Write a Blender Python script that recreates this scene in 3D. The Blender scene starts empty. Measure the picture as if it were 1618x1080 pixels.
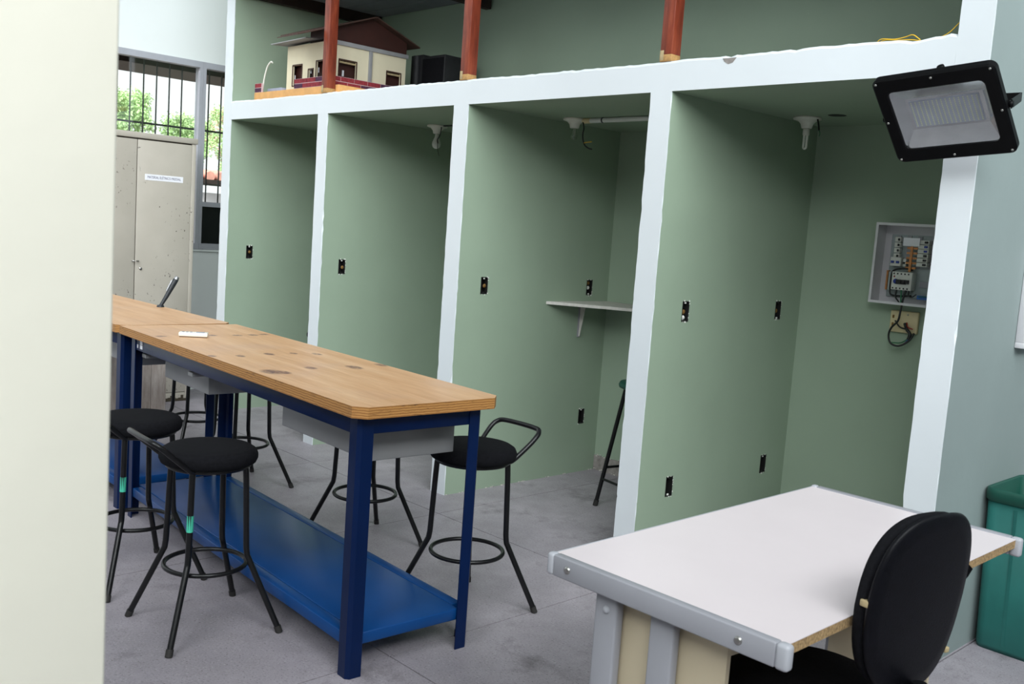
import bpy, bmesh, math, random
from mathutils import Vector, Matrix
random.seed(7)
R = math.radians
SC = bpy.context.scene
COL = SC.collection

# ------------------------------------------------------------------ camera
CAM = bpy.data.cameras.new('camera')
CAM.sensor_width = 36.0
CAM.lens = 1545.0 / 1618.0 * 36.0
CAM.clip_start = 0.05
cam = bpy.data.objects.new('camera', CAM)
COL.objects.link(cam)
def cam_matrix(loc, yaw, pitch, roll):
    cy, sy, cp, sp = math.cos(yaw), math.sin(yaw), math.cos(pitch), math.sin(pitch)
    f = Vector((-sy * cp, cy * cp, sp)); r = Vector((cy, sy, 0)); u = r.cross(f)
    c, s = math.cos(roll), math.sin(roll)
    r2 = r * c + u * s; u2 = u * c - r * s
    m = Matrix((r2, u2, -f)).transposed().to_4x4()
    m.translation = loc
    return m
cam.matrix_world = cam_matrix(Vector((2.8358, -3.645, 1.578)), 0.802, -0.1152, 0.0703)
CAM.dof.use_dof = True
CAM.dof.focus_distance = 4.6
CAM.dof.aperture_fstop = 8.0
SC.camera = cam

# ------------------------------------------------------------------ world, exposure
W = bpy.data.worlds.new('overcast_sky'); SC.world = W
W.use_nodes = True
bg = W.node_tree.nodes['Background']
bg.inputs[0].default_value = (0.95, 0.98, 1.0, 1)
bg.inputs[1].default_value = 0.8
SC.view_settings.view_transform = 'Standard'
SC.view_settings.look = 'None'
SC.view_settings.gamma = 1.0
SC.view_settings.use_curve_mapping = False
SC.view_settings.exposure = 0.70
# bright hazy daylight from behind the camera; unseen translucent roof and high glazing are added to let it in
SUN = bpy.data.lights.new('hazy_sun', 'SUN'); SUN.energy = 7.2; SUN.angle = math.radians(62); SUN.color = (0.965, 0.975, 1.0)
sun = bpy.data.objects.new('hazy_sun', SUN); COL.objects.link(sun)
sun.rotation_euler = Vector((0.64, -0.52, 0.58)).to_track_quat('Z', 'Y').to_euler()

# ------------------------------------------------------------------ materials
def nodes(name):
    m = bpy.data.materials.new(name); m.use_nodes = True
    nt = m.node_tree
    return m, nt, nt.nodes['Principled BSDF']
def coords(nt, scale=(1, 1, 1)):
    tc = nt.nodes.new('ShaderNodeTexCoord'); mp = nt.nodes.new('ShaderNodeMapping')
    mp.inputs['Scale'].default_value = scale
    nt.links.new(tc.outputs['Object'], mp.inputs['Vector'])
    return mp.outputs[0]
def noise(nt, vec, scale, detail=4, rough=0.55):
    n = nt.nodes.new('ShaderNodeTexNoise')
    n.inputs['Scale'].default_value = scale; n.inputs['Detail'].default_value = detail
    n.inputs['Roughness'].default_value = rough
    nt.links.new(vec, n.inputs['Vector'])
    return n.outputs['Fac']
def ramp(nt, fac, stops):
    r = nt.nodes.new('ShaderNodeValToRGB')
    el = r.color_ramp.elements
    while len(el) < len(stops): el.new(0.5)
    for e, (p, c) in zip(el, stops):
        e.position = p; e.color = (c, c, c, 1) if isinstance(c, (int, float)) else (*c, 1)
    nt.links.new(fac, r.inputs[0])
    return r.outputs[0]
def mix(nt, fac, a, b, mode='MIX'):
    m = nt.nodes.new('ShaderNodeMix'); m.data_type = 'RGBA'; m.blend_type = mode
    for sock, v in ((m.inputs[0], fac), (m.inputs[6], a), (m.inputs[7], b)):
        if isinstance(v, (int, float)): sock.default_value = v
        elif isinstance(v, tuple): sock.default_value = (*v, 1)
        else: nt.links.new(v, sock)
    return m.outputs[2]
def bump(nt, bsdf, h, strength, dist=0.01):
    b = nt.nodes.new('ShaderNodeBump')
    b.inputs['Strength'].default_value = strength; b.inputs['Distance'].default_value = dist
    nt.links.new(h, b.inputs['Height']); nt.links.new(b.outputs[0], bsdf.inputs['Normal'])
def plain(name, col, rough=0.5, metal=0.0, var=0.08, scale=12, bmp=0.0, bscale=60, spec=0.5):
    m, nt, b = nodes(name)
    v = coords(nt)
    f = noise(nt, v, scale)
    dark = tuple(c * (1 - var) for c in col); lite = tuple(min(1, c * (1 + var)) for c in col)
    nt.links.new(ramp(nt, f, [(0.3, dark), (0.7, lite)]), b.inputs['Base Color'])
    b.inputs['Roughness'].default_value = rough; b.inputs['Metallic'].default_value = metal
    b.inputs['Specular IOR Level'].default_value = spec
    if bmp: bump(nt, b, noise(nt, v, bscale), bmp, 0.004)
    return m
def paint_wall(name, col, var=0.05):
    m, nt, b = nodes(name)
    v = coords(nt)
    a = noise(nt, v, 1.6, 5); s = noise(nt, v, 26, 4, 0.7)
    c = ramp(nt, a, [(0.3, tuple(x * (1 - var) for x in col)), (0.7, tuple(min(1, x * (1 + var)) for x in col))])
    spots = ramp(nt, s, [(0.765, 0.0), (0.785, 1.0)])
    c = mix(nt, spots, c, tuple(min(1, x * 1.18 + 0.03) for x in col))
    nt.links.new(c, b.inputs['Base Color'])
    b.inputs['Roughness'].default_value = 0.62; b.inputs['Specular IOR Level'].default_value = 0.35
    h = noise(nt, v, 9, 6)
    bump(nt, b, h, 0.12, 0.01)
    return m
def srgb(r, g, b):
    f = lambda c: (c / 255) / 12.92 if c <= 10 else (((c / 255) + 0.055) / 1.055) ** 2.4
    return (f(r), f(g), f(b))

M = {}
M['green'] = paint_wall('booth_green_paint', srgb(151, 168, 148))
M['hall'] = paint_wall('hall_pale_green_paint', srgb(138, 150, 149))
M['white'] = paint_wall('white_plaster_paint', srgb(216, 221, 225), 0.025)
M['mint'] = paint_wall('mint_white_paint', srgb(228, 232, 232), 0.02)
M['cream'] = paint_wall('cream_wall_paint', srgb(246, 241, 226), 0.03)

def concrete():
    m, nt, b = nodes('polished_concrete')
    v = coords(nt)
    big = noise(nt, v, 1.1, 6, 0.6); mid = noise(nt, v, 5.5, 6, 0.65); fine = noise(nt, v, 120, 3, 0.75); st = noise(nt, v, 2.3, 7, 0.7)
    c = ramp(nt, big, [(0.3, srgb(126, 121, 128)), (0.5, srgb(158, 151, 159)), (0.7, srgb(178, 170, 178))])
    c = mix(nt, ramp(nt, mid, [(0.35, 0.0), (0.65, 0.45)]), c, srgb(142, 136, 140))
    c = mix(nt, ramp(nt, st, [(0.55, 0.0), (0.70, 0.70)]), c, srgb(84, 79, 82))
    c = mix(nt, ramp(nt, fine, [(0.32, 0.85), (0.43, 0.0)]), c, srgb(80, 76, 78))
    c = mix(nt, ramp(nt, fine, [(0.60, 0.0), (0.72, 0.7)]), c, srgb(206, 202, 204))
    nt.links.new(c, b.inputs['Base Color'])
    rr = ramp(nt, mid, [(0.3, 0.38), (0.7, 0.58)])
    nt.links.new(rr, b.inputs['Roughness'])
    b.inputs['Specular IOR Level'].default_value = 0.4
    return m
M['concrete'] = concrete()
M['joint'] = plain('joint_dark', srgb(52, 49, 50), 0.9)

def plywood_top(name, stains):
    m, nt, b = nodes(name)
    v = coords(nt, (0.35, 4.0, 4.0))
    g = noise(nt, v, 5, 7, 0.65); fine = noise(nt, coords(nt, (3, 60, 60)), 3, 4)
    vv = coords(nt)
    c = ramp(nt, g, [(0.25, srgb(204, 154, 110)), (0.5, srgb(222, 176, 134)), (0.75, srgb(234, 194, 156))])
    c = mix(nt, ramp(nt, fine, [(0.4, 0.25), (0.7, 0.0)]), c, srgb(165, 115, 70))
    w = noise(nt, vv, 2.2, 5)
    c = mix(nt, ramp(nt, w, [(0.52, 0.0), (0.75, 0.45)]), c, srgb(190, 160, 150))
    fac = None
    for (sx, sy, rx, ry) in stains:
        a = nt.nodes.new('ShaderNodeVectorMath'); a.operation = 'SUBTRACT'
        wob = nt.nodes.new('ShaderNodeVectorMath'); wob.operation = 'MULTIPLY'
        nt.links.new(vv, a.inputs[0]); a.inputs[1].default_value = (sx, sy, 0)
        nt.links.new(a.outputs[0], wob.inputs[0]); wob.inputs[1].default_value = (1 / rx, 1 / ry, 0)
        ln = nt.nodes.new('ShaderNodeVectorMath'); ln.operation = 'LENGTH'
        nt.links.new(wob.outputs[0], ln.inputs[0])
        r0 = ramp(nt, ln.outputs['Value'], [(0.55, 1.0), (1.0, 0.0)])
        fac = r0 if fac is None else mix(nt, 1.0, fac, r0, 'LIGHTEN')
    if fac is not None:
        f2 = mix(nt, 1.0, fac, ramp(nt, noise(nt, vv, 60, 3), [(0.3, 0.3), (0.6, 0.9)]), 'MULTIPLY')
        c = mix(nt, f2, c, srgb(92, 62, 66))
    nt.links.new(c, b.inputs['Base Color'])
    b.inputs['Roughness'].default_value = 0.38
    return m
STAINS = [(-.698, -.262, .03, .03), (-.698, -.013, .03, .03), (-.681, .109, .03, .03), (-.683, .193, .035, .03), (-.698, .259, .03, .03),
          (-.062, -.29, .03, .02), (-.037, -.175, .035, .022), (-.063, -.03, .04, .025), (-.059, .086, .03, .02), (-.019, .18, .04, .022),
          (.377, -.238, .07, .05), (.40, -.20, .05, .03), (.33, -.044, .04, .028), (.361, .141, .06, .035), (.333, .29, .05, .025)]
M['ply_top'] = plywood_top('plywood_top_stained', STAINS)
M['ply_top_plain'] = plywood_top('plywood_top_clean', [])
def ply_edge():
    m, nt, b = nodes('plywood_edge_layers')
    w = nt.nodes.new('ShaderNodeTexWave'); w.wave_type = 'BANDS'; w.bands_direction = 'Z'
    w.inputs['Scale'].default_value = 36; w.inputs['Distortion'].default_value = 2.2; w.inputs['Detail'].default_value = 3
    nt.links.new(coords(nt), w.inputs['Vector'])
    n = noise(nt, coords(nt, (5, 5, 40)), 4, 6, 0.7)
    c = ramp(nt, w.outputs['Fac'], [(0.15, srgb(146, 98, 48)), (0.6, srgb(170, 118, 60)), (0.9, srgb(184, 134, 76))])
    c = mix(nt, ramp(nt, n, [(0.56, 0.0), (0.68, 0.85)]), c, srgb(78, 46, 22))
    nt.links.new(c, b.inputs['Base Color']); b.inputs['Roughness'].default_value = 0.6
    return m
M['ply_edge'] = ply_edge()
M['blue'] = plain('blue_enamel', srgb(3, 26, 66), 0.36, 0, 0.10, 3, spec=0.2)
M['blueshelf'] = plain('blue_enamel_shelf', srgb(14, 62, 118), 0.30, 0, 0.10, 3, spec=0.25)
M['drawer'] = plain('grey_enamel_drawer', srgb(138, 138, 140), 0.45, 0, 0.05, 6)
M['blackmetal'] = plain('black_tube_enamel', (0.006, 0.006, 0.007), 0.28, 0, 0.2, 9, spec=0.35)
M['fabric'] = plain('black_woven_fabric', (0.007, 0.007, 0.009), 0.9, 0, 0.3, 90, 0.5, 500, 0.12)
M['rubber'] = plain('black_rubber', (0.018, 0.016, 0.015), 0.7)
M['teal'] = plain('teal_tape', srgb(70, 190, 160), 0.5)
M['laminate'] = plain('desk_laminate', srgb(224, 213, 216), 0.35, 0, 0.015, 5)
M['deskgrey'] = plain('desk_grey_enamel', srgb(150, 150, 157), 0.4, 0, 0.03, 8)
M['deskcap'] = plain('desk_rail_cap', srgb(172, 173, 180), 0.45, 0, 0.03, 8)
M['deskpanel'] = plain('desk_cream_panel', srgb(196, 182, 156), 0.5, 0, 0.03, 5)
M['chip'] = plain('chipboard_edge', srgb(158, 130, 92), 0.85, 0, 0.45, 140, 0.4, 200)
M['steel'] = plain('steel', (0.45, 0.44, 0.42), 0.3, 1.0, 0.1, 30)
M['vinyl'] = plain('black_chair_shell', (0.003, 0.003, 0.005), 0.42, 0, 0.25, 40, 0.15, 300, 0.16)
M['foam'] = plain('beige_foam', srgb(170, 152, 116), 0.9, 0, 0.2, 60)
M['bin'] = plain('teal_green_plastic', srgb(30, 98, 92), 0.5, 0, 0.10, 7)
M['binrim'] = plain('dark_green_plastic', srgb(16, 74, 62), 0.45, 0, 0.1, 7)
M['lampblack'] = plain('floodlight_black', (0.003, 0.003, 0.0035), 0.4, 0, 0.2, 30, spec=0.12)
M['reflector'] = plain('brushed_reflector', (0.86, 0.86, 0.87), 0.2, 0.95, 0.04, 20)
M['ledboard'] = plain('led_board', srgb(168, 172, 188), 0.5)
M['led'] = plain('led_phosphor', srgb(206, 208, 168), 0.4)
M['porcelain'] = plain('white_porcelain', srgb(222, 220, 212), 0.35, 0, 0.03)
M['frost'] = plain('frosted_bulb', srgb(206, 208, 202), 0.35, 0, 0.02)
M['cfl'] = plain('fluorescent_glass', srgb(238, 238, 230), 0.3, 0, 0.02)
M['pvc'] = plain('white_pvc', srgb(205, 208, 206), 0.45, 0, 0.04)
M['blackwire'] = plain('black_wire', (0.012, 0.012, 0.013), 0.5)
M['bluewire'] = plain('blue_wire', srgb(30, 70, 130), 0.5)
M['greenwire'] = plain('green_wire', srgb(30, 110, 70), 0.5)
M['redwire'] = plain('red_wire', srgb(150, 40, 30), 0.5)
M['yellowwire'] = plain('yellow_wire', srgb(238, 190, 40), 0.5)
M['voidblack'] = plain('black_plastic_box', (0.006, 0.006, 0.006), 0.6)
M['knockout'] = plain('knockout_brown', srgb(120, 88, 40), 0.7)
M['rawplaster'] = plain('raw_white_plaster', srgb(232, 232, 226), 0.9, 0, 0.06, 60, 0.4, 160)
M['greyplaster'] = plain('raw_grey_plaster', srgb(140, 134, 130), 0.95, 0, 0.25, 30, 0.6, 90)
M['shelfwhite'] = plain('worn_white_shelf', srgb(200, 196, 190), 0.6, 0, 0.15, 30)
M['panelbox'] = plain('panel_white_metal', srgb(206, 204, 208), 0.4, 0, 0.03)
M['backplate'] = plain('panel_backplate', srgb(158, 168, 168), 0.5, 0, 0.08, 30)
M['breaker'] = plain('breaker_white', srgb(212, 212, 206), 0.45, 0, 0.05, 30)
M['breakerdark'] = plain('breaker_toggle_black', (0.012, 0.012, 0.013), 0.5)
M['breakerblue'] = plain('breaker_toggle_blue', srgb(40, 62, 150), 0.5)
M['copper'] = plain('copper_busbar', srgb(190, 128, 76), 0.4, 0.3, 0.2, 40)
M['bluebar'] = plain('blue_terminal_bar', srgb(44, 96, 170), 0.5)
M['paper'] = plain('paper', srgb(232, 232, 238), 0.8, 0, 0.02)
M['ink'] = plain('blue_black_ink', srgb(40, 40, 90), 0.8)
M['plateyellow'] = plain('aged_cream_plate', srgb(206, 190, 150), 0.5, 0, 0.06)
M['ceilgrey'] = plain('grey_ceiling_lining', srgb(128, 130, 138), 0.6, 0, 0.05)
M['hallceil'] = plain('hall_ceiling_lining', srgb(104, 106, 110), 0.8, 0, 0.03)
M['darkbeam'] = plain('dark_roof_timber', srgb(42, 26, 20), 0.65, 0, 0.3, 20)
M['alu'] = plain('window_aluminium', srgb(176, 177, 186), 0.42, 0.15, 0.04)
M['bars'] = plain('black_window_bar', (0.012, 0.012, 0.014), 0.5)
M['boxblack'] = plain('black_speaker_box', (0.010, 0.010, 0.012), 0.65, 0, 0.3, 30)
M['tip'] = plain('silver_tip', (0.35, 0.35, 0.36), 0.35, 0.8)
M['darkplastic'] = plain('dark_blue_black_plastic', (0.02, 0.024, 0.03), 0.4)
M['devicewhite'] = plain('device_white', srgb(238, 236, 226), 0.35, 0, 0.02)
M['devicegrey'] = plain('device_grey', srgb(150, 155, 175), 0.4)
M['leafs'] = plain('leaf_green', srgb(158, 190, 128), 0.6, 0, 0.4, 3)
M['leafp'] = plain('leaf_pink', srgb(232, 170, 160), 0.6, 0, 0.3, 5)
M['bark'] = plain('bark', srgb(96, 76, 58), 0.9)
M['tile'] = plain('red_roof_tile', srgb(222, 160, 142), 0.8, 0, 0.2, 8)
M['outwhite'] = plain('outdoor_white_wall', srgb(232, 228, 232), 0.8, 0, 0.03)
M['ground'] = plain('outdoor_ground', srgb(150, 140, 128), 0.9)

def wood_post():
    m, nt, b = nodes('varnished_red_timber')
    g = noise(nt, coords(nt, (9, 9, 1.2)), 4, 7, 0.65)
    c = ramp(nt, g, [(0.3, srgb(92, 34, 20)), (0.55, srgb(132, 56, 34)), (0.75, srgb(156, 78, 50))])
    nt.links.new(c, b.inputs['Base Color']); b.inputs['Roughness'].default_value = 0.42
    return m
M['post'] = wood_post()
M['postfoot'] = plain('glue_stained_timber', srgb(176, 136, 84), 0.7, 0, 0.25, 50)
M['pine'] = plain('pine_board', srgb(214, 160, 98), 0.55, 0, 0.12, 16)
M['housewall'] = plain('model_cream_wall', srgb(226, 216, 188), 0.7, 0, 0.03)
M['housebrown'] = plain('model_brown_board', srgb(58, 26, 20), 0.6, 0, 0.1)
M['roofunder'] = plain('model_roof_card', srgb(72, 50, 42), 0.6, 0, 0.2, 12)
M['roofgrey'] = plain('model_roof_grey', srgb(150, 150, 152), 0.6, 0, 0.1, 12)
M['brickred'] = plain('model_brick_red', srgb(132, 40, 50), 0.8, 0, 0.35, 60)
M['brickdark'] = plain('model_brick_purple', srgb(70, 34, 62), 0.8, 0, 0.3, 60)
M['mortar'] = plain('model_mortar', srgb(214, 186, 190), 0.8)
def cab_mat():
    m, nt, b = nodes('beige_cabinet_enamel')
    v = coords(nt)
    c = ramp(nt, noise(nt, v, 4), [(0.3, srgb(174, 167, 156)), (0.7, srgb(182, 175, 164))])
    n = noise(nt, coords(nt, (1, 1, 0.8)), 55, 3, 0.6); patch = noise(nt, v, 3.2, 2)
    chip = mix(nt, 1.0, ramp(nt, n, [(0.66, 0.0), (0.675, 1.0)]), ramp(nt, patch, [(0.50, 0.0), (0.55, 1.0)]), 'MULTIPLY')
    c = mix(nt, chip, c, srgb(58, 50, 42))
    nt.links.new(c, b.inputs['Base Color']); b.inputs['Roughness'].default_value = 0.42
    return m
M['cabinet'] = cab_mat()
M['gapdark'] = plain('cabinet_gap_dark', srgb(60, 52, 40), 0.8)
def pale_wood():
    m, nt, b = nodes('pale_weathered_board')
    g = noise(nt, coords(nt, (5, 5, 0.8)), 5, 6, 0.7)
    c = ramp(nt, g, [(0.3, srgb(140, 126, 118)), (0.55, srgb(172, 160, 154)), (0.75, srgb(196, 186, 182))])
    nt.links.new(c, b.inputs['Base Color']); b.inputs['Roughness'].default_value = 0.7
    return m
M['palewood'] = pale_wood()
def glass(name, tint=(1, 1, 1), gloss=0.06, rough=0.02):
    m, nt, b = nodes(name)
    out = nt.nodes['Material Output']; nt.nodes.remove(b)
    t = nt.nodes.new('ShaderNodeBsdfTransparent'); t.inputs[0].default_value = (*tint, 1)
    g = nt.nodes.new('ShaderNodeBsdfGlossy'); g.inputs['Roughness'].default_value = rough
    mx = nt.nodes.new('ShaderNodeMixShader'); mx.inputs[0].default_value = gloss
    nt.links.new(t.outputs[0], mx.inputs[1]); nt.links.new(g.outputs[0], mx.inputs[2]); nt.links.new(mx.outputs[0], out.inputs[0])
    return m
M['glass'] = glass('window_glass', (0.97, 0.99, 0.98))
M['bulbglass'] = glass('clear_bulb_glass', (0.93, 0.95, 0.93), 0.10)
M['darkglass'] = plain('dark_window_glass', (0.008, 0.009, 0.010), 0.12, 0, 0.1)
M['roofglass'] = glass('translucent_roof_sheet', (0.62, 0.64, 0.64), 0.04, 0.3)

# ------------------------------------------------------------------ mesh helpers
class MB:
    def __init__(s): s.v = []; s.f = []; s.m = []; s.sm = []
    def add(s, vs, fs, mat=0, smooth=False):
        o = len(s.v); s.v += [tuple(v) for v in vs]
        for f in fs: s.f.append(tuple(i + o for i in f)); s.m.append(mat); s.sm.append(smooth)
        return s
    def box(s, x0, x1, y0, y1, z0, z1, mat=0):
        vs = [(x0, y0, z0), (x1, y0, z0), (x1, y1, z0), (x0, y1, z0), (x0, y0, z1), (x1, y0, z1), (x1, y1, z1), (x0, y1, z1)]
        return s.add(vs, [(0, 3, 2, 1), (4, 5, 6, 7), (0, 1, 5, 4), (1, 2, 6, 5), (2, 3, 7, 6), (3, 0, 4, 7)], mat)
    def rbox(s, x0, x1, y0, y1, z0, z1, r=0.004, mat=0, seg=2):
        bm = bmesh.new(); bmesh.ops.create_cube(bm, size=1)
        for v in bm.verts:
            v.co = ((x0 + x1) / 2 + v.co.x * (x1 - x0), (y0 + y1) / 2 + v.co.y * (y1 - y0), (z0 + z1) / 2 + v.co.z * (z1 - z0))
        bmesh.ops.bevel(bm, geom=bm.edges[:] + bm.verts[:], offset=r, segments=seg, profile=0.5, affect='EDGES')
        return s.frombm(bm, mat, True)
    def frombm(s, bm, mat=0, smooth=False):
        bm.verts.index_update()
        s.add([v.co[:] for v in bm.verts], [[v.index for v in f.verts] for f in bm.faces], mat, smooth); bm.free(); return s
    def tube(s, pts, r, seg=10, mat=0, closed=False, cap=True):
        pts = [Vector(p) for p in pts]; n = len(pts); rs = r if isinstance(r, (list, tuple)) else [r] * n
        vs = []; prev = None
        for i, p in enumerate(pts):
            if closed: t = pts[(i + 1) % n] - pts[i - 1]
            else: t = pts[min(i + 1, n - 1)] - pts[max(i - 1, 0)]
            t.normalize()
            if prev is None:
                a = Vector((0, 0, 1)) if abs(t.z) < 0.9 else Vector((1, 0, 0))
                nrm = (a - t * a.dot(t)).normalized()
            else: nrm = (prev - t * prev.dot(t)).normalized()
            prev = nrm; b = t.cross(nrm)
            for k in range(seg):
                a = 2 * math.pi * k / seg
                vs.append(p + (nrm * math.cos(a) + b * math.sin(a)) * rs[i])
        fs = []
        for i in range(n if closed else n - 1):
            j = (i + 1) % n
            for k in range(seg):
                k2 = (k + 1) % seg
                fs.append((i * seg + k, i * seg + k2, j * seg + k2, j * seg + k))
        s.add(vs, fs, mat, True)
        if cap and not closed:
            s.add(vs[:seg], [tuple(range(seg))[::-1]], mat); s.add(vs[-seg:], [tuple(range(seg))], mat)
        return s
    def lathe(s, prof, seg=24, mat=0, c=(0, 0, 0)):
        vs = []; fs = []
        for (r, z) in prof:
            for k in range(seg):
                a = 2 * math.pi * k / seg
                vs.append((c[0] + r * math.cos(a), c[1] + r * math.sin(a), c[2] + z))
        for i in range(len(prof) - 1):
            for k in range(seg):
                k2 = (k + 1) % seg
                fs.append((i * seg + k, i * seg + k2, (i + 1) * seg + k2, (i + 1) * seg + k))
        s.add(vs, fs, mat, True)
        if prof[0][0] > 1e-4: s.add(vs[:seg], [tuple(range(seg))[::-1]], mat)
        if prof[-1][0] > 1e-4: s.add(vs[-seg:], [tuple(range(seg))], mat)
        return s
    def prism(s, poly, z0, z1, mat=0, side=None):
        n = len(poly)
        s.add([(x, y, z1) for x, y in poly], [tuple(range(n))], mat)
        s.add([(x, y, z0) for x, y in poly], [tuple(range(n))[::-1]], mat)
        vs = [(x, y, z0) for x, y in poly] + [(x, y, z1) for x, y in poly]
        s.add(vs, [(i, (i + 1) % n, (i + 1) % n + n, i + n) for i in range(n)], mat if side is None else side)
        return s
    def xf(s, mat4):
        s.v = [tuple(mat4 @ Vector(v)) for v in s.v]; return s
    def build(s, name, mats, parent=None, loc=None):
        me = bpy.data.meshes.new(name)
        me.from_pydata(s.v, [], s.f)
        for m in (mats if isinstance(mats, (list, tuple)) else [mats]): me.materials.append(m if not isinstance(m, str) else M[m])
        me.polygons.foreach_set('material_index', s.m); me.polygons.foreach_set('use_smooth', s.sm)
        me.update()
        o = bpy.data.objects.new(name, me); COL.objects.link(o)
        if parent: o.parent = parent
        if loc: o.location = loc
        return o
def fixn(o):
    bm = bmesh.new(); bm.from_mesh(o.data); bmesh.ops.remove_doubles(bm, verts=bm.verts, dist=1e-5)
    bmesh.ops.recalc_face_normals(bm, faces=bm.faces); bm.to_mesh(o.data); bm.free(); return o
def tag(o, label, cat, group=None):
    o['label'] = label; o['category'] = cat
    if group: o['group'] = group
    return o
def struct(o):
    o['kind'] = 'structure'; return o
def thing(name, label, cat, loc=(0, 0, 0), rz=0.0, group=None):
    o = bpy.data.objects.new(name, None); COL.objects.link(o)
    o.empty_display_size = 0.05
    o.location = loc; o.rotation_euler = (0, 0, rz)
    return tag(o, label, cat, group)
def sgroup(name, loc=(0, 0, 0)):
    o = bpy.data.objects.new(name, None); COL.objects.link(o); o.location = loc; o.empty_display_size = 0.05
    return struct(o)
def copy_tree(o, parent=None):
    c = o.copy(); COL.objects.link(c); c.parent = parent
    for ch in [x for x in o.children]: copy_tree(ch, c)
    return c
def smooth_path(pts, n=6):
    pts = [Vector(p) for p in pts]; out = []
    P = [pts[0] * 2 - pts[1]] + pts + [pts[-1] * 2 - pts[-2]]
    for i in range(1, len(P) - 2):
        for k in range(n):
            t = k / n; a, b, c, d = P[i - 1], P[i], P[i + 1], P[i + 2]
            out.append(0.5 * ((2 * b) + (c - a) * t + (2 * a - 5 * b + 4 * c - d) * t * t + (3 * b - a - 3 * c + d) * t ** 3))
    out.append(pts[-1]); return out

# ------------------------------------------------------------------ the setting
P0l, P0r, P1l, P1r, P2l, P2r, P3l, P3r, P4l, P4r = -4.2944, -4.1742, -2.9601, -2.8426, -1.5424, -1.4162, -0.1229, 0.0, 1.2729, 1.3953
ZB, ZT, D = 2.25, 2.387, 1.32
HC = 5.2                       # hall ceiling
XL, XR, YF, YB = -5.1, 5.2, -6.2, 3.6

# floor: dark joints below, one slab per bay of the sawn grid
fl = MB().box(XL - .2, XR + .2, YF - .2, YB + .2, -0.15, -0.006).build('floor', 'joint'); struct(fl)
S = 1.28; gx0, gy0 = 0.125, -1.535
me_cache = {}
for i in range(-5, 5):
    for j in range(-5, 5):
        x0 = max(gx0 + i * S, XL - .2); x1 = min(gx0 + (i + 1) * S, XR + .2)
        y0 = max(gy0 + j * S, YF - .2); y1 = min(gy0 + (j + 1) * S, YB + .2)
        if x1 - x0 < .02 or y1 - y0 < .02: continue
        MB().box(x0 + .0028, x1 - .0028, y0 + .0028, y1 - .0028, -0.0055, 0.0).build('slab', 'concrete', fl)

rnd = random.Random(3)
def partition(name, xl, xr, y0, y1, z0, z1, holes, matl='green', front='white', jit=0.0028):
    """partition wall with a white front edge (slightly chipped arrises) and real holes for the outlet boxes in its +x face"""
    mb = MB()
    zs = sorted(set([round(z0 + k * 0.045, 4) for k in range(int((z1 - z0) / 0.045) + 1)] + [z1] + [z for h in holes for z in h[2:]]))
    zs = [z for k, z in enumerate(zs) if k == 0 or z - zs[k - 1] > 1e-3 or z in [q for h in holes for q in h[2:]] or z == z1]
    ys = sorted(set([y0, y1] + [y for h in holes for y in h[:2]]))
    jl = [rnd.uniform(-1, 1) * jit * (2.6 if rnd.random() < .12 else 1) for z in zs]; jr = [rnd.uniform(-1, 1) * jit * (2.6 if rnd.random() < .12 else 1) for z in zs]
    for k in range(len(zs) - 1):
        a, b = zs[k], zs[k + 1]
        fl0, fl1, fr0, fr1 = xl + max(0, jl[k]), xl + max(0, jl[k + 1]), xr - max(0, jr[k]), xr - max(0, jr[k + 1])
        mb.add([(fl0, y0, a), (fr0, y0, a), (fr1, y0, b), (fl1, y0, b)], [(0, 1, 2, 3)], 0)
        # small chamfer where the arris is chipped
        mb.add([(fr0, y0, a), (xr, y0 + .004 + abs(jr[k]), a), (xr, y0 + .004 + abs(jr[k + 1]), b), (fr1, y0, b)], [(0, 1, 2, 3)], 0)
        mb.add([(xl, y0 + .004 + abs(jl[k]), a), (fl0, y0, a), (fl1, y0, b), (xl, y0 + .004 + abs(jl[k + 1]), b)], [(0, 1, 2, 3)], 0)
        for q in range(len(ys) - 1):
            ya, yb = ys[q], ys[q + 1]
            if any(h[0] - 1e-6 <= ya and yb <= h[1] + 1e-6 and h[2] - 1e-6 <= a and b <= h[3] + 1e-6 for h in holes): continue
            ya0 = ya if q else y0 + .004 + abs(jr[k]); ya1 = ya if q else y0 + .004 + abs(jr[k + 1])
            mb.add([(xr, ya0, a), (xr, yb, a), (xr, yb, b), (xr, ya1, b)], [(0, 1, 2, 3)], 1)
        mb.add([(xl, y1, a), (xl, y0 + .004 + abs(jl[k]), a), (xl, y0 + .004 + abs(jl[k + 1]), b), (xl, y1, b)], [(0, 1, 2, 3)], 1)
        mb.add([(xr, y1, a), (xl, y1, a), (xl, y1, b), (xr, y1, b)], [(0, 1, 2, 3)], 1)
    mb.add([(xl, y0, z1), (xr, y0, z1), (xr, y1, z1), (xl, y1, z1)], [(0, 1, 2, 3)], 1)
    mb.add([(xl, y0, z0), (xr, y0, z0), (xr, y1, z0), (xl, y1, z0)], [(3, 2, 1, 0)], 1)
    return struct(mb.build(name, [front, matl]))
BH, BW = 0.098, 0.052
SOCK = {'P0': [(.197, 1.25)], 'P1': [(.171, 1.236)], 'P2': [(.209, 1.235), (1.132, 1.232), (1.151, .378)],
        'P3': [(.254, 1.237), (1.095, 1.237), (1.099, .38), (.249, .365)]}
H = lambda k: [(y - BW / 2, y + BW / 2, z - BH / 2, z + BH / 2) for y, z in SOCK.get(k, [])]
partition('wall_booth_far', P0l, P0r, 0, D, 0, HC, H('P0'))
partition('wall_booth_second', P1l, P1r, 0, D, 0, ZB, H('P1'))
partition('wall_booth_third', P2l, P2r, 0, D, 0, ZB, H('P2'))
partition('wall_booth_fourth', P3l, P3r, 0, D, 0, ZB, H('P3'))
mbp = partition('wall_booth_near', P4l, P4r, 0, D, 0, HC, [])
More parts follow.
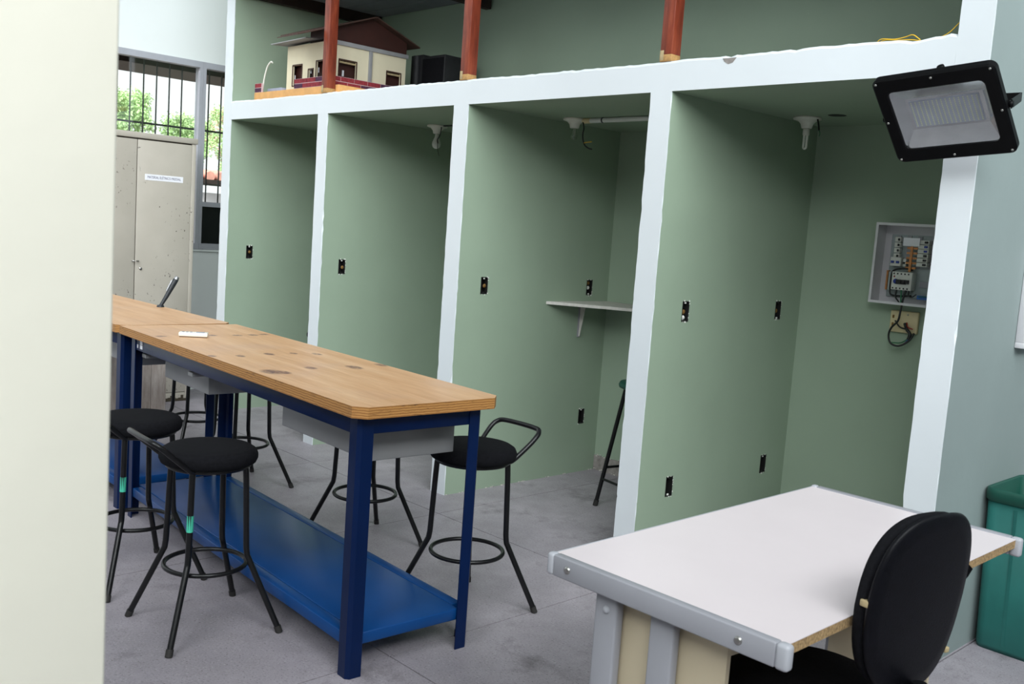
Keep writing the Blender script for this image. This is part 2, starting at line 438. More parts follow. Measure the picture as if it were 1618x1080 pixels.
mbp.data.materials.append(M['hall'])
for pl in mbp.data.polygons:
    if pl.material_index == 1 and pl.center.x > P4r - .001: pl.material_index = 2
struct(MB().box(P4l, P4r, D, YB, 0, HC).build('wall_side_room', 'hall'))
struct(MB().box(P0l, P4l, D, D + .13, 0, HC).build('wall_back', 'green'))
struct(MB().box(P0l, P0r, D + .13, YB, 0, HC).build('wall_passage', 'hall'))

# slab over the booths with a rough front top edge
def slab_mesh():
    mb = MB(); n = 190; rr = random.Random(11)
    xs = [P0r + (P4l - P0r) * k / n for k in range(n + 1)]
    def top(x):
        z = ZT + .002 * math.sin(x * 2.3) + .0015 * math.sin(x * 9.1 + 1) + rr.uniform(-.0018, .0018)
        for c, w, d in ((.297, .03, .007), (1.12, .06, .008), (.62, .025, .007), (.80, .02, .006), (1.24, .02, -.008), (-.6, .03, .005), (-1.9, .03, .005)):
            if abs(x - c) < w: z -= d * (1 - (abs(x - c) / w) ** 2)
        return z
    zt = [top(x) for x in xs]; yb = [0.0 for _ in xs]
    for k in range(n):
        a, b = xs[k], xs[k + 1]
        mb.add([(a, 0, ZB), (b, 0, ZB), (b, yb[k + 1], zt[k + 1] - .012), (a, yb[k], zt[k] - .012)], [(0, 1, 2, 3)], 0)
        mb.add([(a, yb[k], zt[k] - .012), (b, yb[k + 1], zt[k + 1] - .012), (b, .010, zt[k + 1]), (a, .010, zt[k])], [(0, 1, 2, 3)], 0)
        mb.add([(a, .010, zt[k]), (b, .010, zt[k + 1]), (b, .09, ZT - .012), (a, .09, ZT - .012)], [(0, 1, 2, 3)], 0)
    mb.add([(P0r, .09, ZT - .012), (P4l, .09, ZT - .012), (P4l, D, ZT - .012), (P0r, D, ZT - .012)], [(0, 1, 2, 3)], 0)
    mb.add([(P0r, 0, ZB), (P0r, D, ZB), (P4l, D, ZB), (P4l, 0, ZB)], [(0, 1, 2, 3)], 1)
    for x, o in ((P0r, 1), (P4l, -1)):
        f = [(x, 0, ZB), (x, D, ZB), (x, D, ZT - .012), (x, .01, ZT - .012)]
        mb.add(f, [(0, 1, 2, 3)], 1)
    mb.add([(P0r, D, ZB), (P4l, D, ZB), (P4l, D, ZT - .012), (P0r, D, ZT - .012)], [(0, 3, 2, 1)], 1)
    return mb
cbo = struct(slab_mesh().build('ceiling_booth', ['white', 'green']))
# exposed brownish chip in the paint of the slab edge
chp = [(.262, 2.376), (.272, 2.362), (.292, 2.350), (.315, 2.355), (.333, 2.376)]
MB().add([(x, -.0012, z) for x, z in chp] + [(x, .002, z) for x, z in chp], [(0, 1, 2, 3, 4), (9, 8, 7, 6, 5)] + [(k, k + 5, (k + 1) % 5 + 5, (k + 1) % 5) for k in range(5)]).build('exposed_render_patch', 'greyplaster', cbo)
# loft ceiling: lining boards between dark rafters, header above the loft
lc = MB().box(P0r, P4l, -.02, D, 3.30, 3.34).build('ceiling_loft', 'gapdark'); struct(lc)
for k in range(7):
    y0 = .005 + k * (D - .01) / 7
    MB().box(P0r + .002, P4l - .002, y0, y0 + (D - .01) / 7 - .006, 3.255, 3.30).build('lining_board', 'ceilgrey', lc)
struct(MB().box(P0r, P4l, -.12, -.022, 3.27, HC).build('wall_header', 'hall'))
k = 0
for xr_ in (P0r + .002, -2.80, -1.46, -.10):
    struct(MB().box(xr_, xr_ + .055, .0, D - .02, 3.17, 3.254).build('trim_%d' % (k + 1), 'darkbeam')); k += 1

# hall shell
def wall_with_holes(name, axis, pos, thick, a0, a1, z0, z1, holes, mat):
    """wall in plane axis=pos; holes = (a0,a1,z0,z1) through it"""
    mb = MB()
    As = sorted(set([a0, a1] + [a for h in holes for a in h[:2]])); Zs = sorted(set([z0, z1] + [z for h in holes for z in h[2:]]))
    for i in range(len(As) - 1):
        for j in range(len(Zs) - 1):
            if any(h[0] <= As[i] and As[i + 1] <= h[1] and h[2] <= Zs[j] and Zs[j + 1] <= h[3] for h in holes): continue
            if axis == 'x': mb.box(pos, pos + thick, As[i], As[i + 1], Zs[j], Zs[j + 1])
            else: mb.box(As[i], As[i + 1], pos, pos + thick, Zs[j], Zs[j + 1])
    return struct(mb.build(name, mat))
WZ0, WZ1 = 1.215, 2.78
wall_with_holes('wall_left', 'x', XL - .15, .15, YF, YB, 0, HC, [(-1.85, 1.30, WZ0, WZ1), (-5.2, -2.4, WZ0, WZ1)], 'mint')
LOW = 3.5  # height of the unseen walls, set to cut low-angle light
struct(MB().box(XL, XR, YF - .15, YF, 0, LOW).build('wall_front', 'mint'))
struct(MB().box(XR, XR + .15, YF, YB, 0, LOW).build('wall_right', 'mint'))
struct(MB().box(XL, XR, YB, YB + .15, 0, HC).build('wall_end', 'hall'))
cl = MB().box(XL - .15, XR + .15, YF - .15, YB + .15, HC + .06, HC + .064).build('ceiling', 'roofglass'); struct(cl)  # unseen see-through roof, added so daylight shades the booths from above
for k in range(8): MB().box(XL + .3 + k * 1.36, XL + .36 + k * 1.36, YF, YB, HC - .02, HC + .05).build('rafter', 'alu', cl)
# pier beside the camera
struct(MB().rbox(1.15, 1.725, -3.62, -3.203, 0, HC, .004).build('wall_pier', 'cream'))

# windows
def window(n, y0, y1, z0, z1, bars, rail=None, lower=None):
    w = sgroup('window_%d' % n, (XL, (y0 + y1) / 2, z0))
    oy, oz = (y0 + y1) / 2, z0; b = 0.028
    X0, X1 = -.075, .004
    h = (y1 - y0) / 2; zz = z1 - z0
    MB().box(X0, X1, -h, h, zz - .05, zz).build('frame_head', 'alu', w)
    MB().box(X0, X1 + .012, -h, h, 0, .05).build('frame_sill', 'alu', w)
    for s in (-1, 1): MB().box(X0, X1, s * h - (b if s > 0 else 0), s * h + (b if s < 0 else 0), .05, zz - .05).build('frame_jamb', 'alu', w)
    lo = .05
    if rail:
        MB().box(X0 + .01, X1 - .01, -h + b, h - b, rail - z0 - .02, rail - z0 + .02).build('frame_rail', 'alu', w)
        MB().box(-.045, -.040, -h + b, h - b, .05, rail - z0 - .02).build('pane', 'darkglass', w)
        lo = rail - z0 + .02
    MB().box(-.045, -.040, -h + b, h - b, lo, zz - .05).build('pane', 'glass', w)
    for y in bars:
        MB().tube([(-.105, y - oy, -.01), (-.105, y - oy, zz + .01)], .0065, 8).build('bar', 'bars', w)
    for z in (2.225,):
        MB().box(-.113, -.107, -h, h, z - oz - .008, z - oz + .008).build('cross_bar', 'bars', w)
    return w
window(1, -1.85, .215, WZ0, WZ1, [-.462 + .1085 * k for k in range(-12, 6)])
window(2, .216, 1.30, WZ0, WZ1, [.323 + .115 * k for k in range(8)], rail=1.60)
for n, (y0, y1) in ((3, (-5.2, -2.4)),):
    window(n, y0, y1, WZ0, WZ1, [y0 + .2 + .11 * k for k in range(22)])
struct(MB().box(XL - .012, XL + .016, -.4, 1.30, 1.198, 1.213).build('trim_9', 'mint'))
def glazing(n, axis, a0, a1, z0, z1):  # unseen band above the walls, added to let the sun reach the booths
    w = sgroup('window_%d' % n, ((a0 + a1) / 2, YF - .07, z0) if axis == 'y' else (XR + .07, (a0 + a1) / 2, z0))
    if axis == 'x': w.rotation_euler = (0, 0, R(90))
    zz = z1 - z0; half = (a1 - a0) / 2
    MB().box(-half, half, -.03, .03, 0, .05).build('frame_sill', 'alu', w); MB().box(-half, half, -.03, .03, zz - .05, zz).build('frame_head', 'alu', w)
    m = 5
    for k in range(m + 1):
        x = -half + k * (2 * half - .05) / m
        MB().box(x, x + .05, -.03, .03, .05, zz - .05).build('mullion', 'alu', w)
        if k < m: MB().box(x + .05, x + (2 * half - .05) / m, -.003, .003, .05, zz - .05).build('pane', 'glass', w)
glazing(4, 'y', XL, XR, LOW, HC); glazing(5, 'x', YF, YB, LOW, HC)
# rough concrete skirting left bare at the back of the third booth
struct(MB().box(P2r + .002, -1.05, D - .008, D - .001, 0.0, .10).build('baseboard_back', 'greyplaster'))
rb = MB(); rr = random.Random(5)
for kx in range(30):
    x = P2r + .01 + rr.random() * .34; z = rr.choice((0.004, .1)) + rr.uniform(-.004, .01); s = rr.uniform(.002, .006)
    rb.box(x - s, x + s, D - .012, D - .004, z - s * .6, z + s * .6)
for kx in range(26):
    y = rr.random() * D; s = rr.uniform(.002, .006)
    rb.box(P2r + .0005, P2r + .006, y - s, y + s, .0, s * 1.1)
o = rb.build('plaster_crumbs', 'shelfwhite'); o['kind'] = 'stuff'; o['label'] = 'broken white plaster edge along the third booth skirting'; o['category'] = 'plaster'

# ------------------------------------------------------------------ outdoors, seen through the left windows
struct(MB().box(-40, XL - .16, -25, 30, -.5, -.4).build('ground', 'ground'))
struct(MB().box(-5.85, XL - .16, YF, YB, 2.70, 2.80).build('ceiling_eave', 'darkbeam'))
def tree(loc, rx, rz, h, n, seed, label, pink=0.0):
    t = thing('garden_tree', label, 'tree', loc)
    MB().tube(smooth_path([(0, 0, 0), (.1, .05, h * .5), (0, 0, h)]), .09, 8).build('trunk', 'bark', t)
    rr = random.Random(seed); mb = MB()
    cl = [(rr.uniform(-rx, rx) * .75, rr.uniform(-rx, rx) * .75, h + rr.uniform(-rz, rz) * .75, rr.uniform(.10, .20)) for _ in range(60)]
    for _ in range(n):
        c = rr.choice(cl); d = Vector((rr.gauss(0, 1), rr.gauss(0, 1), rr.gauss(0, .8))).normalized() * c[3] * rr.uniform(.4, 1.15)
        p = Vector(c[:3]) + d; a = Vector((rr.gauss(0, 1), rr.gauss(0, 1), rr.gauss(0, 1))).normalized(); b = a.orthogonal().normalized(); s = rr.uniform(.010, .022)
        mb.add([p - a * s * 1.6, p + b * s * .7, p + a * s * 1.6, p - b * s * .7], [(0, 1, 2, 3)], 1 if rr.random() < pink else 0)
    mb.build('foliage', ['leafs', 'leafp'], t)
    return t
tree((-13.0, 2.60, -.4), .62, .55, 3.25, 13000, 21, 'leafy green tree outside the wide barred window')
tree((-13.4, 3.95, -.4), .34, .42, 3.12, 6000, 23, 'small slim tree outside at the right end of the wide window')
tree((-15.2, 5.95, -.4), .85, .85, 3.30, 15000, 22, 'tree with pinkish blossom outside the narrow window', .16)
nb = thing('garden_shed', 'white walled shed with red tiled roof outside the narrow window', 'shed', (-9.0, 2.6, -.4))
MB().box(-.9, 0, -.55, 1.4, 0, 2.16).build('wall', 'outwhite', nb)
rf = MB().box(-.9, .25, -.65, 1.5, 2.27, 2.32).build('roof', 'darkbeam', nb)
for k in range(14):
    MB().tube([(-.9, -.62 + k * .155, 2.42), (.24, -.62 + k * .155, 2.36)], .065, 8).build('roof_tile', 'tile', nb)
MB().box(0.0, .03, -.5, 1.3, .2, 1.95).build('shutter', 'darkglass', nb)

# ------------------------------------------------------------------ steel cabinet by the window
cb = thing('steel_cabinet', 'tall beige two-door steel cabinet with chipped paint and a paper sign', 'cabinet', (-4.865, -.517, 0))
cx = .225; hw = .472; ht = 2.095
MB().rbox(-cx, cx - .022, -hw, hw, .0, ht - .03, .003).build('body', 'cabinet', cb)
MB().rbox(-cx - .002, cx + .006, -hw - .012, hw + .012, ht - .032, ht + .012, .004).build('top', 'cabinet', cb)
MB().box(cx - .022, cx - .016, -hw + .012, hw - .012, .07, ht - .034).build('door_recess', 'gapdark', cb)
for s in (-1, 1):
    y0, y1 = (-hw + .004, -.003) if s < 0 else (.003, hw - .034)
    d = MB().rbox(cx - .018, cx, y0, y1, .075, ht - .042, .003).build('door', 'cabinet', cb)
    if s > 0:
        for z in (.32, 1.05, 1.78): MB().tube([(cx - .004, y1 + .004, z - .04), (cx - .004, y1 + .004, z + .04)], .004, 8).build('hinge', 'cabinet', d)
        MB().lathe([(.0, .008), (.010, .008), (.012, 0)], 14).xf(Matrix.Translation((cx, .045, 1.069)) @ Matrix.Rotation(R(90), 4, 'Y')).build('lock', 'steel', d)
    MB().tube([(cx, s * .022, 1.128), (cx + .018, s * .022, 1.128), (cx + .018, s * .006, 1.128)], .005, 8).build('handle', 'steel', d)
MB().rbox(cx - .03, cx - .001, hw - .033, hw, .0, ht - .034, .002).build('stile', 'cabinet', cb)
MB().rbox(cx - .03, cx - .002, -hw, hw - .034, .0, .07, .002).build('plinth', 'cabinet', cb)
rs = MB(); rr = random.Random(8)
for k in range(26):
    y = -.1 + k * .022; rs.box(cx - .0035, cx - .0008, y, y + .0225, 0, rr.uniform(.02, .05))
rs.build('rust_edge', 'gapdark', cb)
lb = MB().box(cx, cx + .0015, .062, .369, 1.752, 1.798).build('paper_sign', 'paper', cb)
fc = bpy.data.curves.new('sign_text', 'FONT'); fc.body = 'MATERIAL ELÉTRICO PREDIAL'; fc.size = .027; fc.align_x = 'CENTER'; fc.align_y = 'CENTER'
fo = bpy.data.objects.new('sign_text_curve', fc); COL.objects.link(fo)
bpy.context.view_layer.update()
tm = bpy.data.meshes.new_from_object(fo.evaluated_get(bpy.context.evaluated_depsgraph_get()))
bpy.data.objects.remove(fo)
w_ = max(v.co.x for v in tm.vertices) - min(v.co.x for v in tm.vertices); k_ = .268 / w_
for v in tm.vertices: v.co = Vector((cx + .0022, .2155 + v.co.x * k_, 1.775 + v.co.y))
tm.materials.append(M['ink'])
to = bpy.data.objects.new('sign_text', tm); COL.objects.link(to); to.parent = lb

# pale board box in front of the cabinet
bxo = thing('board_box', 'pale weathered board box standing on the floor beside the beige cabinet', 'box', (-4.15, -.775, 0))
for k in range(4):
    MB().rbox(.188, .20, -.225 + k * .1125, -.225 + (k + 1) * .1125 - .002, .0, .70, .002).build('board', 'palewood', bxo)
    MB().rbox(-.19 + k * .095, -.19 + (k + 1) * .095 - .002, -.225, -.213, .0, .70, .002).build('board', 'palewood', bxo)
MB().rbox(-.2, -.19, -.213, .225, 0, .70, .002).build('side', 'palewood', bxo); MB().rbox(-.19, .187, .213, .225, 0, .70, .002).build('side', 'palewood', bxo)
MB().rbox(-.2, .2, -.225, .225, .70, .715, .003).build('lid', 'palewood', bxo)

# ------------------------------------------------------------------ outlet boxes
ord_ = {('P0', 0): 'black empty outlet box in the farthest booth wall, beside the window corner',
        ('P1', 0): 'black empty outlet box with one brass knockout in the second booth wall from the left',
        ('P2', 0): 'black empty outlet box near the front edge of the booth with the white shelf',
        ('P2', 1): 'black empty outlet box with two knockouts just above the white corner shelf',
        ('P2', 2): 'black empty outlet box low on the wall under the white corner shelf',
        ('P3', 0): 'black empty outlet box with brass and white knockouts, front upper one of the nearest booth',
        ('P3', 1): 'black empty outlet box, rear upper one near the corner of the nearest booth',
        ('P3', 2): 'black empty outlet box, rear lower one near the corner of the nearest booth',
        ('P3', 3): 'black empty outlet box low at the front of the nearest booth, above the desk edge'}
KN = {('P0', 0): [(.008, 0)], ('P1', 0): [(.012, -.005)], ('P2', 0): [(.012, -.002)], ('P2', 1): [(0, .028), (0, -.002)], ('P3', 0): [(0, -.003), (0, -.032)], ('P3', 1): [(0, -.004)]}
for key, xw in (('P0', P0r), ('P1', P1r), ('P2', P2r), ('P3', P3r)):
    for i, (y, z) in enumerate(SOCK[key]):
        t = thing('outlet_box', ord_[(key, i)], 'outlet box', (xw, y, z), 0, 'outlet boxes in the booth walls')
        mb = MB(); w, h, dp = BW / 2 + .0005, BH / 2 + .0005, .045
        mb.add([(-dp, -w, -h), (-dp, w, -h), (-dp, w, h), (-dp, -w, h), (.0005, -w, -h), (.0005, w, -h), (.0005, w, h), (.0005, -w, h)],
               [(0, 1, 2, 3), (0, 4, 5, 1), (1, 5, 6, 2), (2, 6, 7, 3), (3, 7, 4, 0)])
        for sg in (0,):
            t_ = .003
            mb.box(-.03, .0012, -w - .001, -w + t_, -h, h).box(-.03, .0012, w - t_, w + .001, -h, h).box(-.03, .0012, -w, w, -h - .001, -h + t_).box(-.03, .0012, -w, w, h - t_, h + .001)
        mb.build('shell', 'voidblack', t)
        for s in (-1, 1):
            MB().rbox(-.006, -.002, -.006, .006, s * (h - .006) - .006, s * (h - .006) + .006, .001).build('screw_lug', 'rawplaster' if (i + (s > 0)) % 2 else 'voidblack', t)
        for q, (ky, kz) in enumerate(KN.get((key, i), [])):
            MB().lathe([(.0, .004), (.010, .004), (.012, 0)], 14).xf(Matrix.Translation((-.012, ky, kz)) @ Matrix.Rotation(R(90), 4, 'Y')).build('knockout', 'knockout' if q == 0 else 'rawplaster', t)
        rr = random.Random(int(key[1]) * 13 + i * 7); cm = MB()
        for _ in range(11):
            a = rr.random(); s = rr.uniform(.0015, .0045)
            if a < .4: py, pz = w + rr.uniform(0, .004), rr.uniform(-h, h)
            elif a < .8: py, pz = rr.uniform(-w, w), -h - rr.uniform(0, .005)
            else: py, pz = rr.uniform(-w, w), h + rr.uniform(0, .003)
            cm.box(.0002, .0022, py - s * .7, py + s * .7, pz - s, pz + s)
        cm.build('chipped_plaster', 'rawplaster', t)['kind'] = 'stuff'

# ------------------------------------------------------------------ lamps under the booth ceiling
def lampholder(t, rot=0):
    MB().lathe([(.068, 0), (.072, -.004), (.070, -.012), (.046, -.019), (.032, -.034), (.026, -.056), (.0, -.056)], 28).build('lampholder', 'porcelain', t)
def wire(t, pts, r, mat, name='wire'):
    return MB().tube(smooth_path(pts, 5), r, 6).build(name, mat, t)
t = thing('lampholder_led', 'white lampholder with a frosted round bulb in the second booth', 'lamp', (-2.566, .715, ZB))
lampholder(t)
MB().lathe([(.0, -.056), (.012, -.056), (.013, -.068), (.014, -.080), (.022, -.096), (.029, -.114), (.031, -.128), (.026, -.147), (.012, -.158), (.0, -.160)], 24).build('bulb', 'frost', t)
wire(t, [(.055, -.01, -.010), (.068, -.02, -.03), (.058, -.02, -.07), (.035, -.02, -.10), (.04, -.02, -.125)], .004, 'blackwire')
wire(t, [(.037, -.02, -.11), (.04, -.02, -.16), (.06, -.02, -.21)], .002, 'blackwire')
MB().tube([(.02, 0, -.004), (.20, 0, -.004)], .006, 8).build('cable', 'blackwire', t)
t = thing('lampholder_clear', 'white lampholder with a small clear bulb in the booth with the white shelf', 'lamp', (-1.226, .675, ZB))
lampholder(t)
MB().lathe([(.0, -.056), (.011, -.056), (.012, -.064), (.014, -.075), (.021, -.09), (.023, -.104), (.018, -.12), (.0, -.127)], 20).build('bulb', 'bulbglass', t)
MB().tube(smooth_path([(-.006, 0, -.062), (-.004, 0, -.098), (0, 0, -.103), (.004, 0, -.098), (.006, 0, -.062)]), .0012, 6).build('filament', 'steel', t)
wire(t, [(.075, -.01, -.022), (.09, -.015, -.06), (.085, -.015, -.10), (.10, -.015, -.15), (.135, -.015, -.175), (.165, -.015, -.182)], .0042, 'blackwire')
wire(t, [(.10, -.015, -.145), (.13, -.02, -.142), (.165, -.02, -.14)], .0022, 'yellowwire')
pp = thing('conduit_pipe', 'white plastic conduit pipe fixed under the ceiling of the shelf booth', 'pipe', (-1.145, .675, ZB - .016))
MB().tube([(-.012, 0, 0), (.045, 0, 0)], .0155, 14).build('coupling', 'plateyellow', pp)
MB().tube([(.045, 0, 0), (1.02, 0, 0)], .0140, 14).build('pipe', 'pvc', pp)
MB().lathe([(.0155, -.005), (.0165, 0), (.0155, .005)], 16).xf(Matrix.Translation((.14, 0, 0)) @ Matrix.Rotation(R(90), 4, 'Y')).build('clip', 'darkplastic', pp)
t = thing('lampholder_fluorescent', 'white lampholder with a compact fluorescent tube in the nearest booth', 'lamp', (.14, .96, ZB))
lampholder(t)
MB().lathe([(.0, -.056), (.013, -.056), (.017, -.060), (.017, -.088), (.015, -.092), (.0, -.092)], 20).build('ballast', 'porcelain', t)
u = [(-.0085, 0, -.09), (-.0085, 0, -.150)] + [(-.0085 * math.cos(a), 0, -.150 - .0085 * math.sin(a)) for a in [math.pi * q / 8 for q in range(1, 8)]] + [(.0085, 0, -.150), (.0085, 0, -.09)]
MB().tube(u, .006, 10).build('tube', 'cfl', t)
wire(t, [(.062, -.01, -.008), (.074, -.015, -.04), (.083, -.02, -.07)], .0045, 'blackwire')
wire(t, [(.083, -.02, -.07), (.090, -.02, -.085), (.086, -.02, -.10)], .002, 'greenwire')
MB().lathe([(.0, -.0012), (.042, -.0012), (.045, -.0004), (.045, .0)], 26).build('ceiling_opening', 'voidblack', None, (.32, .93, ZB))
tag(bpy.data.objects['ceiling_opening'], 'round black ceiling box opening beside the compact fluorescent lamp', 'ceiling box')

# ------------------------------------------------------------------ corner shelf
sh = thing('corner_shelf', 'worn white shelf board on a small bracket in the booth corner', 'shelf', (P2r + .001, D, 1.125))
A_ = [(0.0, -.58), (.0, -.001), (.75, -.001), (.75, -.14), (.46, -.285)]
mbx = MB().prism([(a, b) for a, b in A_][::-1], 0, .018); fixn(mbx.build('board', 'shelfwhite', sh))
MB().box(.001, .004, -.275, -.245, -.215, -.001).build('bracket_upright', 'deskgrey', sh)
fixn(MB().prism([(0, -.02), (.0, -.21), (.008, -.21), (.040, -.02), (.045, -.001), (0, -.001)], -.003, .003).xf(Matrix.Translation((.004, -.26, 0)) @ Matrix.Rotation(R(90), 4, 'X')).build('bracket_arm', 'shelfwhite', sh))

# ------------------------------------------------------------------ distribution board in the nearest booth
db = thing('distribution_board', 'open white electrical panel with breakers and loose wires on booth back wall', 'electrical panel', (.452, D, 1.33))
PW, PH, PD = .43, .412, .11
mb = MB()
mb.box(0, PW, -.004, -.001, 0, PH)
mb.box(0, .005, -PD, -.004, 0, PH).box(PW - .005, PW, -PD, -.004, 0, PH).box(.005, PW - .005, -PD, -.004, 0, .005).box(.005, PW - .005, -PD, -.004, PH - .005, PH)
mb.box(0, .013, -PD - .003, -PD, 0, PH).box(PW - .013, PW, -PD - .003, -PD, 0, PH).box(.013, PW - .013, -PD - .003, -PD, 0, .013).box(.013, PW - .013, -PD - .003, -PD, PH - .013, PH)
mb.build('housing', 'panelbox', db)
MB().rbox(.045, PW - .03, -.016, -.006, .035, PH - .055, .003).build('backplate', 'backplate', db)
for x in (.075, .13, .185, .25, .30, .35):
    MB().box(x, x + .022, -.022, -.016, .19, PH - .06).build('din_rail', 'deskgrey', db)
MB().box(.22, PW - .05, -.022, -.016, .095, .125).build('din_rail', 'deskgrey', db)
def breaker(x, z, w, h, d, tog, horiz=False, n=1):
    b = MB().rbox(x, x + w, -d, -.022, z, z + h, .002).build('breaker', 'breaker', db)
    for q in range(n):
        if horiz: MB().rbox(x + w * .62, x + w * .9, -d - .008, -d + .001, z + h * .25, z + h * .75, .001).build('toggle', tog, b)
        else: MB().rbox(x + w * (q + .25) / n, x + w * (q + .75) / n, -d - .010, -d + .001, z + h * .32, z + h * .58, .001).build('toggle', tog, b)
    return b
for q in range(4): breaker(.078, .235 + q * .028, .03, .024, .05, 'breakerdark', True)
breaker(.07, .195, .055, .045, .06, 'breakerblue', False, 2); breaker(.132, .195, .016, .04, .05, 'breakerdark', False)
for q in range(6): breaker(.205, .20 + q * .0225, .055, .0205, .058, 'breakerblue' if q in (3, 4) else 'breakerdark', True)
for q in range(6): breaker(.275, .19 + q * .026, .026, .022, .05, 'breakerdark', True)
for q in range(5): breaker(.335, .20 + q * .028, .03, .022, .05, 'breakerdark', True)
MB().box(.170, .182, -.062, -.056, .17, .31).build('copper_busbar', 'copper', db)
for q in range(5):
    MB().box(.150, .204, -.056, -.050, .185 + q * .025, .195 + q * .025).build('copper_strap', 'copper', db)
mbk = breaker(.095, .075, .105, .092, .075, 'breakerdark', False, 1)
for q in range(3): MB().rbox(.138 + q * .019, .150 + q * .019, -.092, -.074, .108, .128, .001).build('toggle', 'breakerdark', mbk)
MB().lathe([(.0, .008), (.011, .008), (.013, 0)], 14).xf(Matrix.Translation((.118, -.075, .118)) @ Matrix.Rotation(R(90), 4, 'X')).build('dial', 'breakerblue', mbk)
MB().lathe([(.0, .002), (.004, .002), (.0045, 0)], 10).xf(Matrix.Translation((.108, -.075, .142)) @ Matrix.Rotation(R(90), 4, 'X')).build('test_button', 'redwire', mbk)
for q in range(5):
    for z in (.083, .157): MB().box(.102 + q * .019, .109 + q * .019, -.0765, -.075, z - .004, z + .004).build('terminal_screw', 'breakerdark', mbk)
MB().box(.048, .056, -.04, -.016, .07, .17).build('terminal_strip', 'copper', db)
MB().box(.068, .080, -.055, -.016, .07, .165).build('terminal_strip', 'backplate', db)
MB().box(.225, .33, -.05, -.03, .035, .055).build('neutral_bar', 'bluebar', db)
MB().box(.300, .318, -.055, -.03, .055, .15).build('neutral_bar', 'bluebar', db)
MB().box(.13, .215, -.066, -.0645, .30, .342).build('paper_note', 'paper', db)
wire(db, [(.19, -.05, .18), (.15, -.06, .185), (.10, -.06, .175), (.085, -.06, .15), (.085, -.06, .07), (.10, -.06, .045), (.16, -.06, .045), (.20, -.06, .05)], .0045, 'blackwire')
wire(db, [(.125, -.07, .075), (.128, -.08, .04), (.15, -.09, .018), (.165, -.10, .006)], .004, 'blackwire')
wire(db, [(.150, -.07, .075), (.158, -.08, .03), (.17, -.10, .0)], .0035, 'greenwire')
wire(db, [(.175, -.07, .075), (.17, -.08, .04), (.172, -.10, -.03), (.165, -.10, -.08), (.13, -.09, -.12), (.115, -.08, -.16), (.13, -.08, -.20), (.17, -.07, -.21), (.21, -.05, -.18), (.225, -.03, -.14)], .0055, 'blackwire')
wire(db, [(.19, -.07, .075), (.195, -.08, .05), (.21, -.07, .045), (.225, -.06, .06)], .003, 'blackwire')
wire(db, [(.33, -.05, .19), (.315, -.06, .16), (.31, -.06, .13)], .004, 'greenwire')
wire(db, [(.235, -.055, .047), (.27, -.06, .052), (.31, -.055, .05)], .002, 'greenwire')
jp = thing('junction_plate', 'cream junction plate with tangled wires under the electrical panel', 'wall plate', (.60, D, 1.185))
MB().rbox(-.062, .085, -.022, -.001, 0, .112, .005).build('plate', 'plateyellow', jp)
for z in (.04, .08): MB().rbox(-.05, -.04, -.024, -.021, z - .008, z + .008, .001).build('slot', 'knockout', jp)
MB().lathe([(.0, .003), (.004, .003), (.005, 0)], 10).xf(Matrix.Translation((.03, -.022, .095)) @ Matrix.Rotation(R(90), 4, 'X')).build('screw', 'steel', jp)
wire(jp, [(.02, -.024, .05), (.04, -.035, .02), (.06, -.04, .0), (.055, -.045, -.03)], .008, 'blackwire')
wire(jp, [(.03, -.024, .055), (.045, -.04, .035), (.07, -.035, .025)], .003, 'redwire')
wire(jp, [(-.03, -.03, .06), (0, -.035, .03), (.04, -.04, .022)], .004, 'blackwire')
wire(jp, [(.05, -.045, -.03), (.02, -.05, -.05), (-.03, -.05, -.055)], .003, 'greenwire')
wire(jp, [(.055, -.045, -.03), (.03, -.05, -.06), (-.01, -.05, -.068)], .003, 'bluewire')

# ------------------------------------------------------------------ stools
def make_stool(name, label, taped=False):
    t = thing(name, label, 'stool', (0, 0, 0), 0, 'black bar stools around the workbenches')
    MB().lathe([(.0, .636), (.160, .636), (.173, .642), (.179, .655), (.179, .670), (.172, .684), (.156, .694), (.12, .699), (.06, .701), (.0, .702)], 40).build('seat', 'fabric', t)
    MB().lathe([(.0, .622), (.150, .622), (.156, .626), (.156, .638), (.0, .638)], 32).build('seat_base', 'blackmetal', t)
    for k in range(4):
        a = R(45 + 90 * k); c, s = math.cos(a), math.sin(a)
        P = [(.128, .640), (.142, .625), (.147, .58), (.155, .38), (.160, .30), (.178, .255), (.296, .010)]
        l = MB().tube(smooth_path([(r_ * c, r_ * s, z) for r_, z in P], 4), .0115, 10).build('leg', 'blackmetal', t)
        MB().tube([(.289 * c, .289 * s, .025), (.299 * c, .299 * s, .0)], .0135, 10).build('foot_cap', 'rubber', l)
        if taped and k == 3: MB().tube([(.1505 * c, .1505 * s, .47), (.1535 * c, .1535 * s, .41)], .0122, 10).build('tape', 'teal', l)
    ring = [(.150 * math.cos(2 * math.pi * q / 40), .150 * math.sin(2 * math.pi * q / 40), .245) for q in range(40)]
    MB().tube(ring, .009, 8, closed=True).build('foot_ring', 'blackmetal', t)
    # low bent tube behind the seat (towards local -y)
    hd = [(.108, -.098, .632), (.116, -.120, .640), (.132, -.185, .695), (.136, -.222, .728), (.128, -.244, .745), (.100, -.258, .754), (0, -.262, .756)]
    pts = smooth_path(hd + [(-x, y, z) for x, y, z in hd[-2::-1]], 5)
    MB().tube(pts, .0105, 10).build('handle', 'blackmetal', t)
    return t
s0 = make_stool('bar_stool', 'nearest black round bar stool with teal tape on a leg, left of the workbench corner', True)
s0.location = (-.50, -1.95, 0); s0.rotation_euler = (0, 0, R(-4))
s1 = copy_tree(s0); s1.location = (-1.12, -1.96, 0); s1.rotation_euler = (0, 0, R(3))
s1['label'] = 'black round bar stool with teal taped leg, cut by the cream pier'
